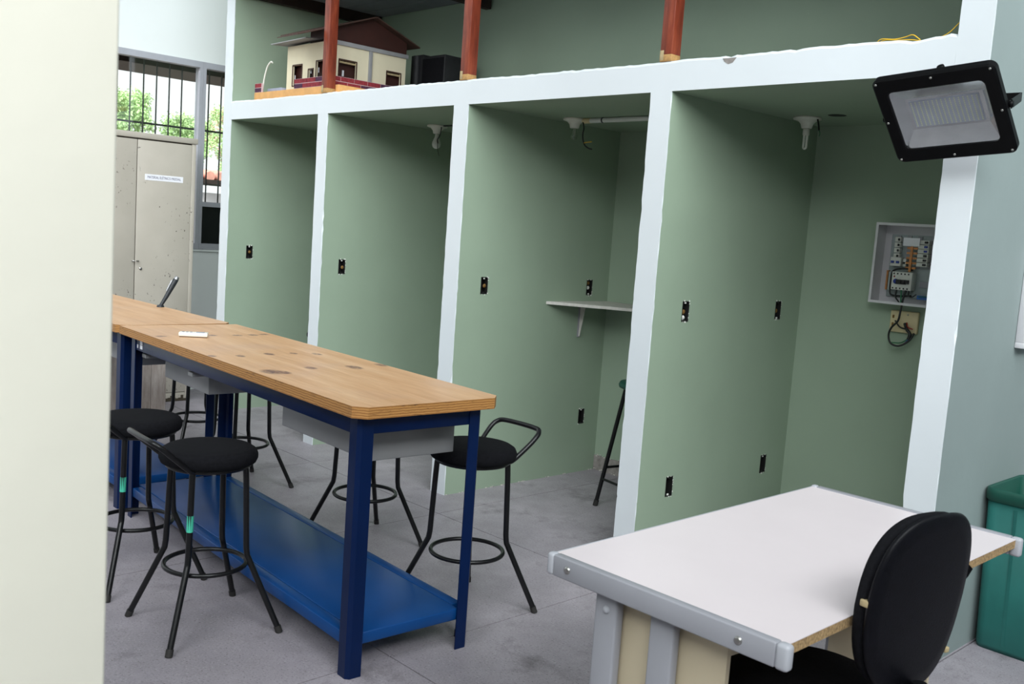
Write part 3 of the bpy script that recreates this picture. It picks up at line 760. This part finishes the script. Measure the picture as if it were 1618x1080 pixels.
sC = make_stool('bar_stool', 'black bar stool with bent handle behind the near end of the workbench'); sC.location = (-.072, -1.008, 0); sC.rotation_euler = (0, 0, R(180))
for c, a, lab in (((-.98, -.88), 176, 'black bar stool behind the near workbench, seat hidden by the tabletop'),
                  ((-2.18, -.90), 183, 'black bar stool behind the joint of the two workbenches, only legs visible'),
                  ((-2.95, -.80), 178, 'black bar stool behind the far workbench, in front of the pale board box'),
                  ((-3.53, .56), 90, 'black bar stool standing inside the farthest booth, mostly hidden by the partition')):
    q = copy_tree(sC); q.location = (*c, 0); q.rotation_euler = (0, 0, R(a)); q['label'] = lab
# green stool in the shelf booth
g = thing('green_stool', 'stool with dark green seat and black splayed legs inside the shelf booth', 'stool', (-.605, .78, 0), R(-6))
MB().lathe([(.0, .715), (.14, .715), (.157, .722), (.160, .737), (.152, .752), (.10, .758), (.0, .76)], 32).build('seat', 'binrim', g)
for k in range(4):
    a = R(39 + 90 * k); c, s = math.cos(a), math.sin(a)
    l = MB().tube([(.115 * c, .115 * s, .718), (.238 * c, .238 * s, .008)], .0125, 10).build('leg', 'blackmetal', g)
    MB().tube([(.233 * c, .233 * s, .035), (.240 * c, .240 * s, .0)], .015, 10).build('foot_cap', 'rubber', l)
for k in range(4):
    a, b = R(39 + 90 * k), R(129 + 90 * k); r_ = .19 + .0; z = .235 if k % 2 else .165; r_ = .115 + (.718 - z) * .123 / .71
    MB().tube([(r_ * math.cos(a), r_ * math.sin(a), z), (r_ * math.cos(b), r_ * math.sin(b), z)], .008, 8).build('stretcher', 'blackmetal', g)

# ------------------------------------------------------------------ workbenches
BL, BWd, BHt = 2.2508, .6168, .963
def make_bench(label, loc, rz, top):
    t = thing('workbench', label, 'workbench', loc, rz, 'blue workbenches in a row')
    hx, hy = BL / 2, BWd / 2; ch = .040
    poly = [(-hx, -hy), (hx - ch, -hy), (hx, -hy + ch), (hx, hy - ch), (hx - ch, hy), (-hx, hy)]
    MB().prism(poly, BHt - .040, BHt, 0, 1).build('tabletop', [top, 'ply_edge'], t)
    i = .052; iy = .040; lw = .058; c = .013; tk = .005
    def leg(cx, cy):
        sx, sy = (1 if cx > 0 else -1), (1 if cy > 0 else -1)
        a = lw / 2
        # bent sheet-steel angle with a chamfered outer corner
        p = [(a - c, a), (a, a - c), (a, -a), (a - tk, -a), (a - tk, a - c - tk * .4), (a - c - tk * .4, a - tk), (-a, a - tk), (-a, a)]
        p = [(x * sx, y * sy) for x, y in p]
        m = MB().prism([(cx + x, cy + y) for x, y in p], .0, BHt - .0405)
        fixn(m.build('leg', 'blue', t))
    lx, ly = hx - i - lw / 2, hy - iy - lw / 2
    for sx in (-1, 1):
        for sy in (-1, 1): leg(sx * lx, sy * ly - (.010 if sy > 0 else 0))
    for sy in (-1, 1):
        y = sy * (ly + lw / 2 - .004)
        MB().rbox(-lx + lw / 2, lx - lw / 2, min(y, y - sy * .03), max(y, y - sy * .03), BHt - .108, BHt - .041, .003).build('apron', 'blue', t)
    for sx in (-1, 1):
        x = sx * (lx + lw / 2 - .004)
        MB().rbox(min(x, x - sx * .03), max(x, x - sx * .03), -ly + lw / 2, ly - lw / 2, BHt - .105, BHt - .041, .003).build('apron', 'blue', t)
    e = .004
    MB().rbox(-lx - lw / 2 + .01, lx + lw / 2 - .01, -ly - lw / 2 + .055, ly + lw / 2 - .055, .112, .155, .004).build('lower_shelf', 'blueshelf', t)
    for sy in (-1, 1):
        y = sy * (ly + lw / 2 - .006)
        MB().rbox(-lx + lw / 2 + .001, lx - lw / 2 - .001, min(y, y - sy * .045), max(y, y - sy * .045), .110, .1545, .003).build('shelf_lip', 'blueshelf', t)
    # two hanging drawers and their runners
    for (x0, x1, y0, y1) in ((.27, .93, -.13, .245), (-.965, -.44, -.135, .245)):
        d = MB().rbox(x0, x1, y0, y1, .722, .832, .004).build('drawer', 'drawer', t)
        MB().rbox(x0 - .006, x1 + .006, y0 - .006, y1 + .006, .834, .852, .002).build('drawer_frame', 'drawer', t)
    for x in (-1.01, -.44):
        MB().rbox(x, x + .05, -.235, .235, .818, .838, .002).build('drawer_runner', 'drawer', t)
    return t
b1 = make_bench('near blue steel workbench with stained plywood top and lower shelf', (-.8591, -1.4441, 0), -.0551, 'ply_top')
for x, w in ((-.995, .012), (-.955, .030)):
    MB().box(x, x + w, -.2660, -.2640, .868, .886).build('sticker', 'paper', b1)
MB().box(-.955, -.925, -.2660, -.2640, .889, .912).build('sticker', 'paper', b1)
b2 = make_bench('far blue steel workbench with unstained plywood top, cut by the cream pier', (-3.128, -1.386, 0), .0, 'ply_top_plain')

# things on the benches
t = thing('remote_control', 'small white remote control lying on the near workbench top', 'remote', (-1.523, -1.53, BHt), R(58))
MB().rbox(-.066, .066, -.026, .026, .003, .022, .004).build('case', 'devicewhite', t)
MB().rbox(-.062, .062, -.022, .022, 0, .004, .001).build('base', 'darkplastic', t)
MB().rbox(.012, .05, -.016, .016, .0215, .0228, .0005).build('screen', 'devicegrey', t)
for q in range(3): MB().rbox(-.052 + q * .018, -.042 + q * .018, -.008, .008, .0215, .0235, .001).build('button', 'devicegrey', t)
t = thing('pen_stand', 'black pen-shaped tool with silver tip leaning on the far workbench', 'tool', (-2.845, -1.105, BHt))
MB().lathe([(.0, .012), (.018, .012), (.022, .004), (.022, 0)], 18).build('foot', 'darkplastic', t)
dv = Vector((.015, .085, .168))
MB().tube([Vector((0, 0, .006)), dv * .35, dv * .8, dv], [.010, .0125, .016, .0165], 14).build('barrel', 'darkplastic', t)
MB().tube([dv, dv * 1.06, dv * 1.10], [.0165, .0150, .011], 14).build('tip', 'tip', t)
nrm = Vector((-.75, -.35, .55)).normalized()
MB().tube([dv * .52 + nrm * .018, dv * .9 + nrm * .021], .006, 8).build('clip', 'tip', t)

# ------------------------------------------------------------------ teacher desk
dk = thing('office_desk', 'white laminate office desk with grey metal end rails in the foreground', 'desk', (1.507, -1.163, 0))
hx, hy, hz = .345, .679, .75
MB().box(-hx + .006, hx - .004, -hy + .022, hy - .022, hz - .026, hz - .0015).build('tabletop_core', 'chip', dk)
MB().box(-hx + .006, hx - .0035, -hy + .022, hy - .022, hz - .0014, hz + .0002).build('tabletop', 'laminate', dk)
MB().rbox(-hx, -hx + .006, -hy + .022, hy - .022, hz - .026, hz + .0005, .001).build('edge_strip', 'deskcap', dk)
for s in (-1, 1):
    y0, y1 = (-hy, -hy + .026) if s < 0 else (hy - .026, hy)
    r_ = MB().rbox(-hx + .02, hx - .02, y0, y1, hz - .052, hz + .004, .004).build('end_rail', 'deskgrey', dk)
    for sx in (-1, 1):
        x0, x1 = (-hx - .004, -hx + .021) if sx < 0 else (hx - .021, hx + .012)
        MB().rbox(x0, x1, y0 - .001, y1 + .001, hz - .054, hz + .005, .009, 0, 3).build('rail_cap', 'deskcap', r_)
    for x in (-.275, .235):
        MB().lathe([(.0, .004), (.005, .005), (.009, .003), (.010, 0)], 16).xf(Matrix.Translation((x, y0 if s < 0 else y1, hz - .024)) @ Matrix.Rotation(R(90 * -s), 4, 'X')).build('screw', 'steel', r_)
    # end frame: two posts in front of a cream panel, foot
    yy = s * (hy - .055)
    for x in (-.207, -.033):
        lg = MB().rbox(x, x + .07, yy - .016, yy + .016, .03, hz - .027, .006).build('leg', 'deskgrey', dk)
    if True:
        MB().lathe([(.0, .008), (.006, .0075), (.009, .004), (.010, 0)], 16).xf(Matrix.Translation((-.168, yy + s * .016, hz - .10)) @ Matrix.Rotation(R(90 * -s), 4, 'X')).build('bolt_cap', 'deskcap', lg)
    pi_ = yy - s * .03
    MB().box(-.18, .16, min(pi_, pi_ - s * .015), max(pi_, pi_ - s * .015), .12, hz - .027).build('end_panel', 'deskpanel', dk)
    MB().rbox(-.30, .30, yy - .025, yy + .025, 0, .04, .006).build('foot', 'deskgrey', dk)
MB().box(-.20, -.184, -hy + .11, hy - .11, .28, hz - .027).build('modesty_panel', 'deskpanel', dk)

# ------------------------------------------------------------------ swivel chair
chc = thing('swivel_chair', 'black swivel office chair with worn backrest shell tucked under the white desk', 'chair', (1.682, -1.357, 0), R(-12))
def outline(zc, hz_, hw_, n=64, p=2.7):
    out = []
    for k in range(n):
        a = 2 * math.pi * k / n; c, s = math.cos(a), math.sin(a)
        y = hw_ * math.copysign(abs(c) ** (2 / p), c); z = hz_ * math.copysign(abs(s) ** (2 / p), s)
        y *= 1 - .10 * max(0, -z / hz_)
        out.append((y, z))
    return out
def shell(x_levels, scale_levels, curve, name, mat, par):
    ol = outline(0, .222, .174); n = len(ol); vs = []; fs = []
    for x, s in zip(x_levels, scale_levels):
        for (y, z) in ol:
            yy, zz = y * s, z * s
            vs.append((x + curve * (yy * yy) * -1.2 + zz * .10, yy, .785 + zz))
    for i in range(len(x_levels) - 1):
        for k in range(n): fs.append((i * n + k, i * n + (k + 1) % n, (i + 1) * n + (k + 1) % n, (i + 1) * n + k))
    fs.append(tuple(range(n))[::-1]); fs.append(tuple(range(len(vs) - n, len(vs))))
    o = MB().add(vs, fs, 0, True).build(name, mat, par); return fixn(o)
shell([.268, .274, .280, .285, .288, .288], [.955, .985, 1.0, .985, .955, .80], .55, 'backrest_shell', 'vinyl', chc)
shell([.262, .250, .238, .230, .226], [.965, .97, .955, .90, .70], .55, 'backrest_cushion', 'fabric', chc)
for (y, z, sz) in ((-.166, .80, .008), (.146, .64, .007)):
    MB().rbox(.238, .262, y - .008, y + .008, z - sz, z + sz, .003).build('torn_foam', 'foam', chc)
for (y, z) in ((.172, .84),):
    MB().add([(.262, y - .01, z + .03), (.276, y + .012, z + .004), (.262, y + .018, z - .022), (.268, y - .008, z - .028), (.254, y, z)], [(0, 1, 2, 3), (0, 4, 1), (1, 4, 2), (2, 4, 3), (3, 4, 0)]).build('torn_cover', 'fabric', chc)
ol = []
sm = MB(); n = 48; lv = [(.405, .86), (.41, .95), (.425, .99), (.445, 1.0), (.462, .985), (.470, .93), (.473, .80), (.474, .4)]
vs = []; fs = []
for z, s in lv:
    for k in range(n):
        a = 2 * math.pi * k / n; c, s_ = math.cos(a), math.sin(a)
        vs.append((.228 * s * math.copysign(abs(c) ** .74, c), .232 * s * math.copysign(abs(s_) ** .74, s_), z))
for i in range(len(lv) - 1):
    for k in range(n): fs.append((i * n + k, i * n + (k + 1) % n, (i + 1) * n + (k + 1) % n, (i + 1) * n + k))
fs.append(tuple(range(n))[::-1]); fs.append(tuple(range(len(vs) - n, len(vs))))
sm.add(vs, fs, 0, True).build('seat', 'fabric', chc)
MB().tube(smooth_path([(.06, 0, .395), (.20, 0, .39), (.285, 0, .41), (.300, 0, .46), (.295, 0, .60)]), .018, 10).build('back_support', 'blackmetal', chc)
prof = []
for k in range(10): prof += [(.026, .452 + k * .0135), (.036, .452 + k * .0135 + .0068)]
MB().lathe([(.0, .45)] + prof + [(.02, .59), (.0, .592)], 20, 0, (.297, 0, 0)).build('bellows', 'rubber', chc)
MB().lathe([(.0, .09), (.03, .09), (.03, .25), (.018, .26), (.018, .385), (.08, .39), (.08, .404), (.0, .404)], 20).build('gas_column', 'blackmetal', chc)
for k in range(5):
    a = R(20 + 72 * k); c, s = math.cos(a), math.sin(a)
    l = MB().tube([(.02 * c, .02 * s, .11), (.29 * c, .29 * s, .075)], [.026, .016], 10).build('base_leg', 'blackmetal', chc)
    MB().lathe([(.0, -.012), (.022, -.012), (.026, -.006), (.026, .006), (.022, .012), (.0, .012)], 16).xf(Matrix.Translation((.285 * c, .285 * s, .027)) @ Matrix.Rotation(a, 4, 'Z') @ Matrix.Rotation(R(90), 4, 'X')).build('caster', 'rubber', l)
    MB().tube([(.285 * c, .285 * s, .08), (.285 * c, .285 * s, .03)], .008, 8).build('caster_stem', 'blackmetal', l)

# ------------------------------------------------------------------ waste bin against the side wall
bn = thing('waste_bin', 'tall teal green rectangular plastic waste bin against the side wall', 'waste bin', (1.63, .66, 0))
def rrect(hx_, hy_, r_, n=6):
    out = []
    for (cx_, cy_, a0) in ((hx_ - r_, hy_ - r_, 0), (-hx_ + r_, hy_ - r_, 90), (-hx_ + r_, -hy_ + r_, 180), (hx_ - r_, -hy_ + r_, 270)):
        for q in range(n + 1):
            a = R(a0 + 90 * q / n); out.append((cx_ + r_ * math.cos(a), cy_ + r_ * math.sin(a)))
    return out
def loft(levels, name, mat, par, capb=True, capt=False):
    vs = []; fs = []; n = None
    for (hx_, hy_, r_, z) in levels:
        o_ = rrect(hx_, hy_, r_); n = len(o_); vs += [(x, y, z) for x, y in o_]
    for i in range(len(levels) - 1):
        for k in range(n): fs.append((i * n + k, i * n + (k + 1) % n, (i + 1) * n + (k + 1) % n, (i + 1) * n + k))
    if capb: fs.append(tuple(range(n))[::-1])
    if capt: fs.append(tuple(range(len(vs) - n, len(vs))))
    return MB().add(vs, fs, 0, True).build(name, mat, par)
loft([(.205, .145, .03, .004), (.211, .15, .035, .0), (.215, .155, .04, .02), (.222, .205, .05, .63), (.216, .199, .046, .63), (.209, .149, .034, .02)], 'body', 'bin', bn, True, True)
loft([(.222, .207, .05, .625), (.229, .214, .055, .63), (.231, .216, .055, .66), (.229, .214, .055, .675), (.222, .208, .05, .68), (.214, .199, .046, .672), (.211, .190, .040, .50)], 'rim', 'binrim', bn, False)  # rim, plus a dark inner lining that paints the shade inside the bin
for x in (-.10, .10):
    fixn(MB().add([(x - .006, -.157, .03), (x + .006, -.157, .03), (x + .006, -.2065, .61), (x - .006, -.2065, .61), (x - .006, -.150, .03), (x + .006, -.150, .03), (x + .006, -.1995, .61), (x - .006, -.1995, .61)],
        [(0, 1, 2, 3), (4, 7, 6, 5), (0, 4, 5, 1), (2, 6, 7, 3), (0, 3, 7, 4), (1, 5, 6, 2)]).build('rib', 'bin', bn))
# white wall panel cut by the right edge of the photo
wp = thing('wall_board', 'white framed board hung on the side wall above the waste bin', 'board', (P4r, .92, 1.25))
MB().rbox(.004, .030, -.30, .30, 0, .40, .002).build('board', 'panelbox', wp)
for a0, a1, z0, z1 in ((-.32, .32, -.012, .012), (-.32, .32, .388, .412), (-.32, -.296, .012, .388), (.296, .32, .012, .388)):
    MB().rbox(.001, .042, a0, a1, z0, z1, .002).build('frame_side', 'panelbox', wp)

# ------------------------------------------------------------------ floodlight on the near pier
def Rm(a, b, c): return (Matrix.Rotation(a, 3, 'Z') @ Matrix.Rotation(b, 3, 'X') @ Matrix.Rotation(c, 3, 'Y')).to_4x4()
FC = Vector((1.364, -.252, 2.0607)); FW = .413; FH = .351
ft = thing('floodlight', 'black LED floodlight tilted down on a bracket at the near white pier', 'floodlight', FC)
FR = Rm(.073, .747, -.113)
FM = FR
def rr2(w, h, r_, y): return [(x, y, z) for x, z in rrect(w, h, r_, 5)]
def ringloft(levels, name, mats, matidx=None):
    vs = []; fs = []; n = 24
    for (w, h, r_, y) in levels: vs += rr2(w, h, r_, y)
    for i in range(len(levels) - 1):
        for k in range(n): fs.append((i * n + k, (i + 1) * n + k, (i + 1) * n + (k + 1) % n, i * n + (k + 1) % n))
    return MB().add(vs, fs, 0, False), n
w2, h2 = FW / 2, FH / 2
ow, oh = .162, .121
m_, n_ = ringloft([(ow, oh, .02, .012), (ow, oh, .02, -.004), (ow + .004, oh + .004, .022, -.006), (w2 - .006, h2 - .006, .022, -.006), (w2, h2, .026, 0), (w2, h2, .026, .022), (w2 - .012, h2 - .012, .02, .026)], 'x', None)
fixn(m_.xf(FM).build('front_frame', 'lampblack', ft))
m_, n_ = ringloft([(w2 - .014, h2 - .014, .02, .024), (w2 - .022, h2 - .022, .02, .034), (w2 - .06, h2 - .05, .02, .070)], 'x', None)
m_.add(rr2(w2 - .06, h2 - .05, .02, .070), [tuple(range(n_))]); fixn(m_.xf(FM).build('rear_housing', 'lampblack', ft))
iw, ih = .130, .063
for nm, quad in (('top', [(-ow, oh), (ow, oh), (iw, ih), (-iw, ih)]), ('bottom', [(ow, -oh), (-ow, -oh), (-iw, -ih), (iw, -ih)]), ('left', [(-ow, -oh), (-ow, oh), (-iw, ih), (-iw, -ih)]), ('right', [(ow, oh), (ow, -oh), (iw, -ih), (iw, ih)])):
    q = quad; dep = .034
    MB().add([(q[0][0], .004, q[0][1]), (q[1][0], .004, q[1][1]), (q[2][0], dep, q[2][1]), (q[3][0], dep, q[3][1])] +
             [(q[0][0], .006, q[0][1]), (q[1][0], .006, q[1][1]), (q[2][0], dep + .002, q[2][1]), (q[3][0], dep + .002, q[3][1])],
             [(0, 1, 2, 3), (7, 6, 5, 4)]).xf(FM).build('reflector_face', 'reflector', ft)
MB().box(-iw, iw, .033, .037, -ih, ih).xf(FM).build('reflector_floor', 'reflector', ft)
lbd = MB().box(-.118, .118, .0305, .0335, -.053, .053).xf(FM).build('led_board', 'ledboard', ft)
ld = MB()
for i in range(16):
    for j in range(13):
        x = -.111 + i * .222 / 15; z = -.047 + j * .094 / 12; ld.box(x - .0016, x + .0016, .0290, .0306, z - .0022, z + .0022)
lo_ = ld.xf(FM).build('led_chips', 'led', lbd); lo_['kind'] = 'stuff'
MB().box(-ow, ow, -.002, .001, -oh, oh).xf(FM).build('glass_cover', glass('floodlight_glass', (.98, .99, .99), .05), ft)
for (x, z) in ((-w2 + .016, h2 - .016), (0, h2 - .018), (w2 - .016, h2 - .016), (w2 - .014, 0), (w2 - .016, -h2 + .016), (0, -h2 + .018), (-w2 + .016, -h2 + .016), (-w2 + .014, 0)):
    MB().lathe([(.0, .002), (.0035, .002), (.0045, 0)], 10).xf(FM @ Matrix.Translation((x, -.006, z)) @ Matrix.Rotation(R(90), 4, 'X')).build('screw', 'steel', ft)
pR = FM @ Vector((w2 + .006, .025, 0)); pL = FM @ Vector((-w2 - .006, .025, 0))
wy = -.006 - FC.y
def strip(a, b, wv, th):
    a, b = Vector(a), Vector(b); d = (b - a).normalized(); up = Vector((0, 0, 1)); up = (up - d * up.dot(d)).normalized(); sd = d.cross(up)
    m = MB(); vs = []
    for p in (a, b):
        for su, ss in ((-1, -1), (1, -1), (1, 1), (-1, 1)): vs.append(p + up * wv * su + sd * th * ss)
    return m.add(vs, [(0, 1, 2, 3), (7, 6, 5, 4), (0, 4, 5, 1), (1, 5, 6, 2), (2, 6, 7, 3), (3, 7, 4, 0)])
zc = (pR.z + pL.z) / 2
cR = Vector((pR.x - .055, wy, zc + .075)); cL = Vector((pL.x + .055, wy, zc + .075))
for a, b in ((pR, cR), (pL, cL), (cL, cR)): fixn(strip(a, b, .015, .002).build('bracket_arm', 'lampblack', ft))
MB().lathe([(.0, .010), (.009, .010), (.011, 0)], 8).xf(Matrix.Translation((1.334 - FC.x, wy - .004, zc + .075)) @ Matrix.Rotation(R(90), 4, 'X')).build('bracket_bolt', 'steel', ft)
for p in (pR, pL): MB().lathe([(.0, .006), (.010, .006), (.012, -.006), (.0, -.006)], 12).xf(Matrix.Translation(p) @ Matrix.Rotation(R(90), 4, 'Y')).build('pivot_bolt', 'lampblack', ft)
MB().lathe([(.0, .02), (.012, .02), (.014, 0), (.014, -.02), (.0, -.02)], 14).xf(FM @ Matrix.Translation((.02, .040, h2 - .026))).build('cable_gland', 'lampblack', ft)

# ------------------------------------------------------------------ loft: posts, model house, boxes, wire
for x, lab in ((-2.937, 'red-brown timber post on the slab in front of the model house'), (-1.509, 'red-brown timber post on the slab, middle one of three'), (-.089, 'red-brown timber post on the slab nearest the floodlight')):
    p = thing('timber_post', lab, 'post', (x + .033, .036, ZT + .006), 0, 'timber posts of the loft')
    MB().rbox(-.033, .033, -.033, .033, .026, .816, .002).build('shaft', 'post', p)
    MB().rbox(-.0335, .0335, -.0335, .0335, -.006, .026, .002).build('foot', 'postfoot', p)
    MB().rbox(-.034, -.012, -.034, -.030, .0, .045, .001).build('glue_mark', 'foam', p)
hs = thing('model_house', 'cream cardboard model house with brown gable on a pine base in the loft', 'model house', (-3.04, .15, ZT - .012))
bz = .075                       # base top above slab
MB().rbox(-.93, .20, -.075, .72, .0, bz, .003).build('base_board', 'pine', hs)
HZ = .395                       # wall top above slab
def quadwall(x0, x1, y0, y1, z0, z1, holes, axis, name):
    mb = MB(); a0, a1 = (x0, x1) if axis == 'y' else (y0, y1)
    As = sorted(set([a0, a1] + [a for h in holes for a in h[:2]])); Zs = sorted(set([z0, z1] + [z for h in holes for z in h[2:]]))
    for i in range(len(As) - 1):
        for j in range(len(Zs) - 1):
            if any(h[0] <= As[i] and As[i + 1] <= h[1] and h[2] <= Zs[j] and Zs[j + 1] <= h[3] for h in holes): continue
            if axis == 'y': mb.box(As[i], As[i + 1], y0, y1, Zs[j], Zs[j + 1])
            else: mb.box(x0, x1, As[i], As[i + 1], Zs[j], Zs[j + 1])
    return mb.build(name, 'housewall', hs)
fh = [(-.515, -.395, .115, .255), (-.305, -.245, .150, .215), (-.205, -.09, .150, .265)]
sh_ = [(.05, .19, .12, .272), (.455, .575, .10, .255)]
quadwall(-.60, 0, 0, .010, bz, HZ, fh, 'y', 'front_wall'); quadwall(-.010, 0, .010, .62, bz, HZ, sh_, 'x', 'side_wall')
quadwall(-.60, -.59, .010, .62, bz, HZ, [], 'x', 'side_wall'); quadwall(-.59, -.010, .61, .62, bz, HZ, [], 'y', 'rear_wall')
MB().box(-.58, -.012, .04, .045, bz, HZ).build('inner_wall', 'housebrown', hs); MB().box(-.045, -.04, .05, .60, bz, HZ).build('inner_wall', 'housebrown', hs)
for (a, b, c, d) in fh:
    wn = MB().box(a - .006, b + .006, -.004, 0, d, d + .007).box(a - .006, b + .006, -.004, 0, c - .007, c).box(a - .007, a, -.004, 0, c, d).box(b, b + .007, -.004, 0, c, d).build('window_frame', 'housebrown', hs)
    MB().box(a + .006, a + .013, .012, .014, c + .04, c + .075).build('switch', 'paper', wn)
for (a, b, c, d) in sh_:
    wn = MB().box(0, .004, a - .006, b + .006, d, d + .007).box(0, .004, a - .006, b + .006, c - .007, c).box(0, .004, a - .007, a, c, d).box(0, .004, b, b + .007, c, d).build('window_frame', 'housebrown', hs)
    MB().box(-.012, -.002, a, b, d - .02, d - .008).build('curtain_rail', 'foam', wn)
    if a < .1: MB().box(-.037, -.034, a + .05, a + .065, c + .05, c + .09).build('switch', 'paper', wn)
MB().rbox(0, .012, -.012, .632, HZ - .026, HZ + .002, .001).build('trim_strip', 'roofgrey', hs)
MB().rbox(0, .012, .292, .318, bz, HZ - .027, .001).build('downpipe', 'roofgrey', hs)
RS, yr, zr = .365, .31, HZ + .20
zrf = lambda y: zr - RS * abs(y - yr)
fixn(MB().add([(0, .0, HZ), (0, .62, HZ), (0, .62, zrf(.62) - .004), (0, yr, zr - .004), (0, 0, zrf(0) - .004), (-.012, .0, HZ), (-.012, .62, HZ), (-.012, .62, zrf(.62) - .004), (-.012, yr, zr - .004), (-.012, 0, zrf(0) - .004)],
    [(0, 1, 2, 3, 4), (9, 8, 7, 6, 5), (0, 5, 6, 1), (1, 6, 7, 2), (2, 7, 8, 3), (3, 8, 9, 4), (4, 9, 5, 0)]).build('gable_panel', 'housebrown', hs))
for (ya, yb) in ((-.03, yr), (yr, .70)):
    vs = [(-.66, ya, zrf(ya)), (.055, ya, zrf(ya)), (.055, yb, zrf(yb)), (-.66, yb, zrf(yb))]
    vs += [(x, y, z + .008) for x, y, z in vs]
    fixn(MB().add(vs, [(0, 3, 2, 1), (4, 5, 6, 7), (0, 1, 5, 4), (1, 2, 6, 5), (2, 3, 7, 6), (3, 0, 4, 7)]).build('roof_sheet', 'roofunder', hs))
vs = [(-.21, -.315, zrf(-.315)), (.055, -.315, zrf(-.315)), (.055, -.031, zrf(-.031)), (-.21, -.031, zrf(-.031))]; vs += [(x, y, z + .006) for x, y, z in vs]
fixn(MB().add(vs, [(0, 3, 2, 1), (4, 5, 6, 7), (0, 1, 5, 4), (1, 2, 6, 5), (2, 3, 7, 6), (3, 0, 4, 7)]).build('roof_sheet', 'roofunder', hs))
vs = [(-.67, -.10, HZ + .004), (-.20, -.10, HZ + .012), (-.20, .06, HZ + .03), (-.67, .06, HZ + .016)]; vs += [(x, y, z + .006) for x, y, z in vs]
fixn(MB().add(vs, [(0, 3, 2, 1), (4, 5, 6, 7), (0, 1, 5, 4), (1, 2, 6, 5), (2, 3, 7, 6), (3, 0, 4, 7)]).build('porch_roof', 'roofgrey', hs))
MB().box(-.40, -.013, .062, .070, HZ, zrf(.066) - .004).build('fascia_board', 'housebrown', hs)
# brick garden wall of the model: single bricks on a mortar core
def brickrun(p0, p1, rows, name, seed):
    rr = random.Random(seed); p0, p1 = Vector(p0), Vector(p1); L = (p1 - p0).length; d = (p1 - p0) / L; nm = Vector((d.y, -d.x, 0))
    core = MB(); hh = rows * .033
    def seg(mb, a, b, z0, z1, th, mat=0):
        pa, pb = p0 + d * a, p0 + d * b; vs = []
        for z in (z0, z1):
            for p, s in ((pa, -1), (pb, -1), (pb, 1), (pa, 1)): vs.append((p.x + nm.x * th * s, p.y + nm.y * th * s, p.z + z))
        mb.add(vs, [(0, 3, 2, 1), (4, 5, 6, 7), (0, 1, 5, 4), (1, 2, 6, 5), (2, 3, 7, 6), (3, 0, 4, 7)], mat)
    seg(core, 0, L, 0, hh, .006)
    cw = core.build(name, 'mortar', hs)
    for r_ in range(rows):
        a = -(.055 if r_ % 2 else 0)
        while a < L:
            b = a + .11
            if min(b, L) - max(a, 0) > .012:
                m = MB(); seg(m, max(a, 0) + .002, min(b, L) - .002, r_ * .033 + .003, r_ * .033 + .031, .0085)
                m.build('brick', 'brickdark' if rr.random() < .25 else 'brickred', cw)
            a = b
brickrun((-.37, -.066, bz), (.10, -.066, bz), 2, 'garden_wall', 1); brickrun((.107, -.06, bz), (.107, .71, bz), 2, 'garden_wall', 2)
brickrun((-.925, -.066, bz), (-.83, -.066, bz), 2, 'garden_wall', 3)
MB().rbox(-.82, -.62, -.03, .10, bz, bz + .03, .003).build('pool', 'devicegrey', hs)
MB().tube(smooth_path([(-.905, -.02, bz), (-.89, -.02, bz + .10), (-.85, -.02, bz + .19), (-.80, -.02, bz + .225), (-.775, -.02, bz + .218)]), .006, 8).build('lamp_post', 'devicewhite', hs)
bb = thing('loudspeaker', 'black boxy loudspeaker behind the model house in the loft', 'loudspeaker', (-2.92, 1.06, ZT - .012))
MB().rbox(-.12, .14, -.14, .14, 0, .41, .006).build('cabinet', 'boxblack', bb); MB().rbox(-.11, .13, -.146, -.14, .02, .39, .002).build('front_cover', 'fabric', bb)
bb2 = thing('loudspeaker', 'narrow black box squeezed between the model house and the black loudspeaker', 'box', (-3.11, 1.06, ZT - .012))
MB().rbox(-.08, .064, -.13, .13, 0, .43, .006).build('cabinet', 'boxblack', bb2); MB().tube([(.0, -.135, .02), (.0, -.135, .42)], .03, 14).build('column', 'boxblack', bb2)
bb2.name = 'black_box'
yw = thing('yellow_wire', 'thin yellow wire lying looped along the slab edge by the near pier', 'wire', (1.0, .03, ZT))
wire(yw, [(-.05, .0, .004), (-.03, -.005, .014), (.02, 0, .010), (.06, .005, .016), (.09, 0, .020), (.12, 0, .0)], .0018, 'yellowwire', 'strand')
wire(yw, [(-.05, .01, .002), (-.02, .0, .010), (.03, .01, .008), (.08, .005, .004), (.15, .01, -.004), (.22, .0, .012), (.262, .0, .050)], .0018, 'yellowwire', 'strand')
wire(yw, [(-.05, .0, .004), (-.055, .012, .006), (-.045, .02, .004), (.05, .02, .002)], .0018, 'yellowwire', 'strand')
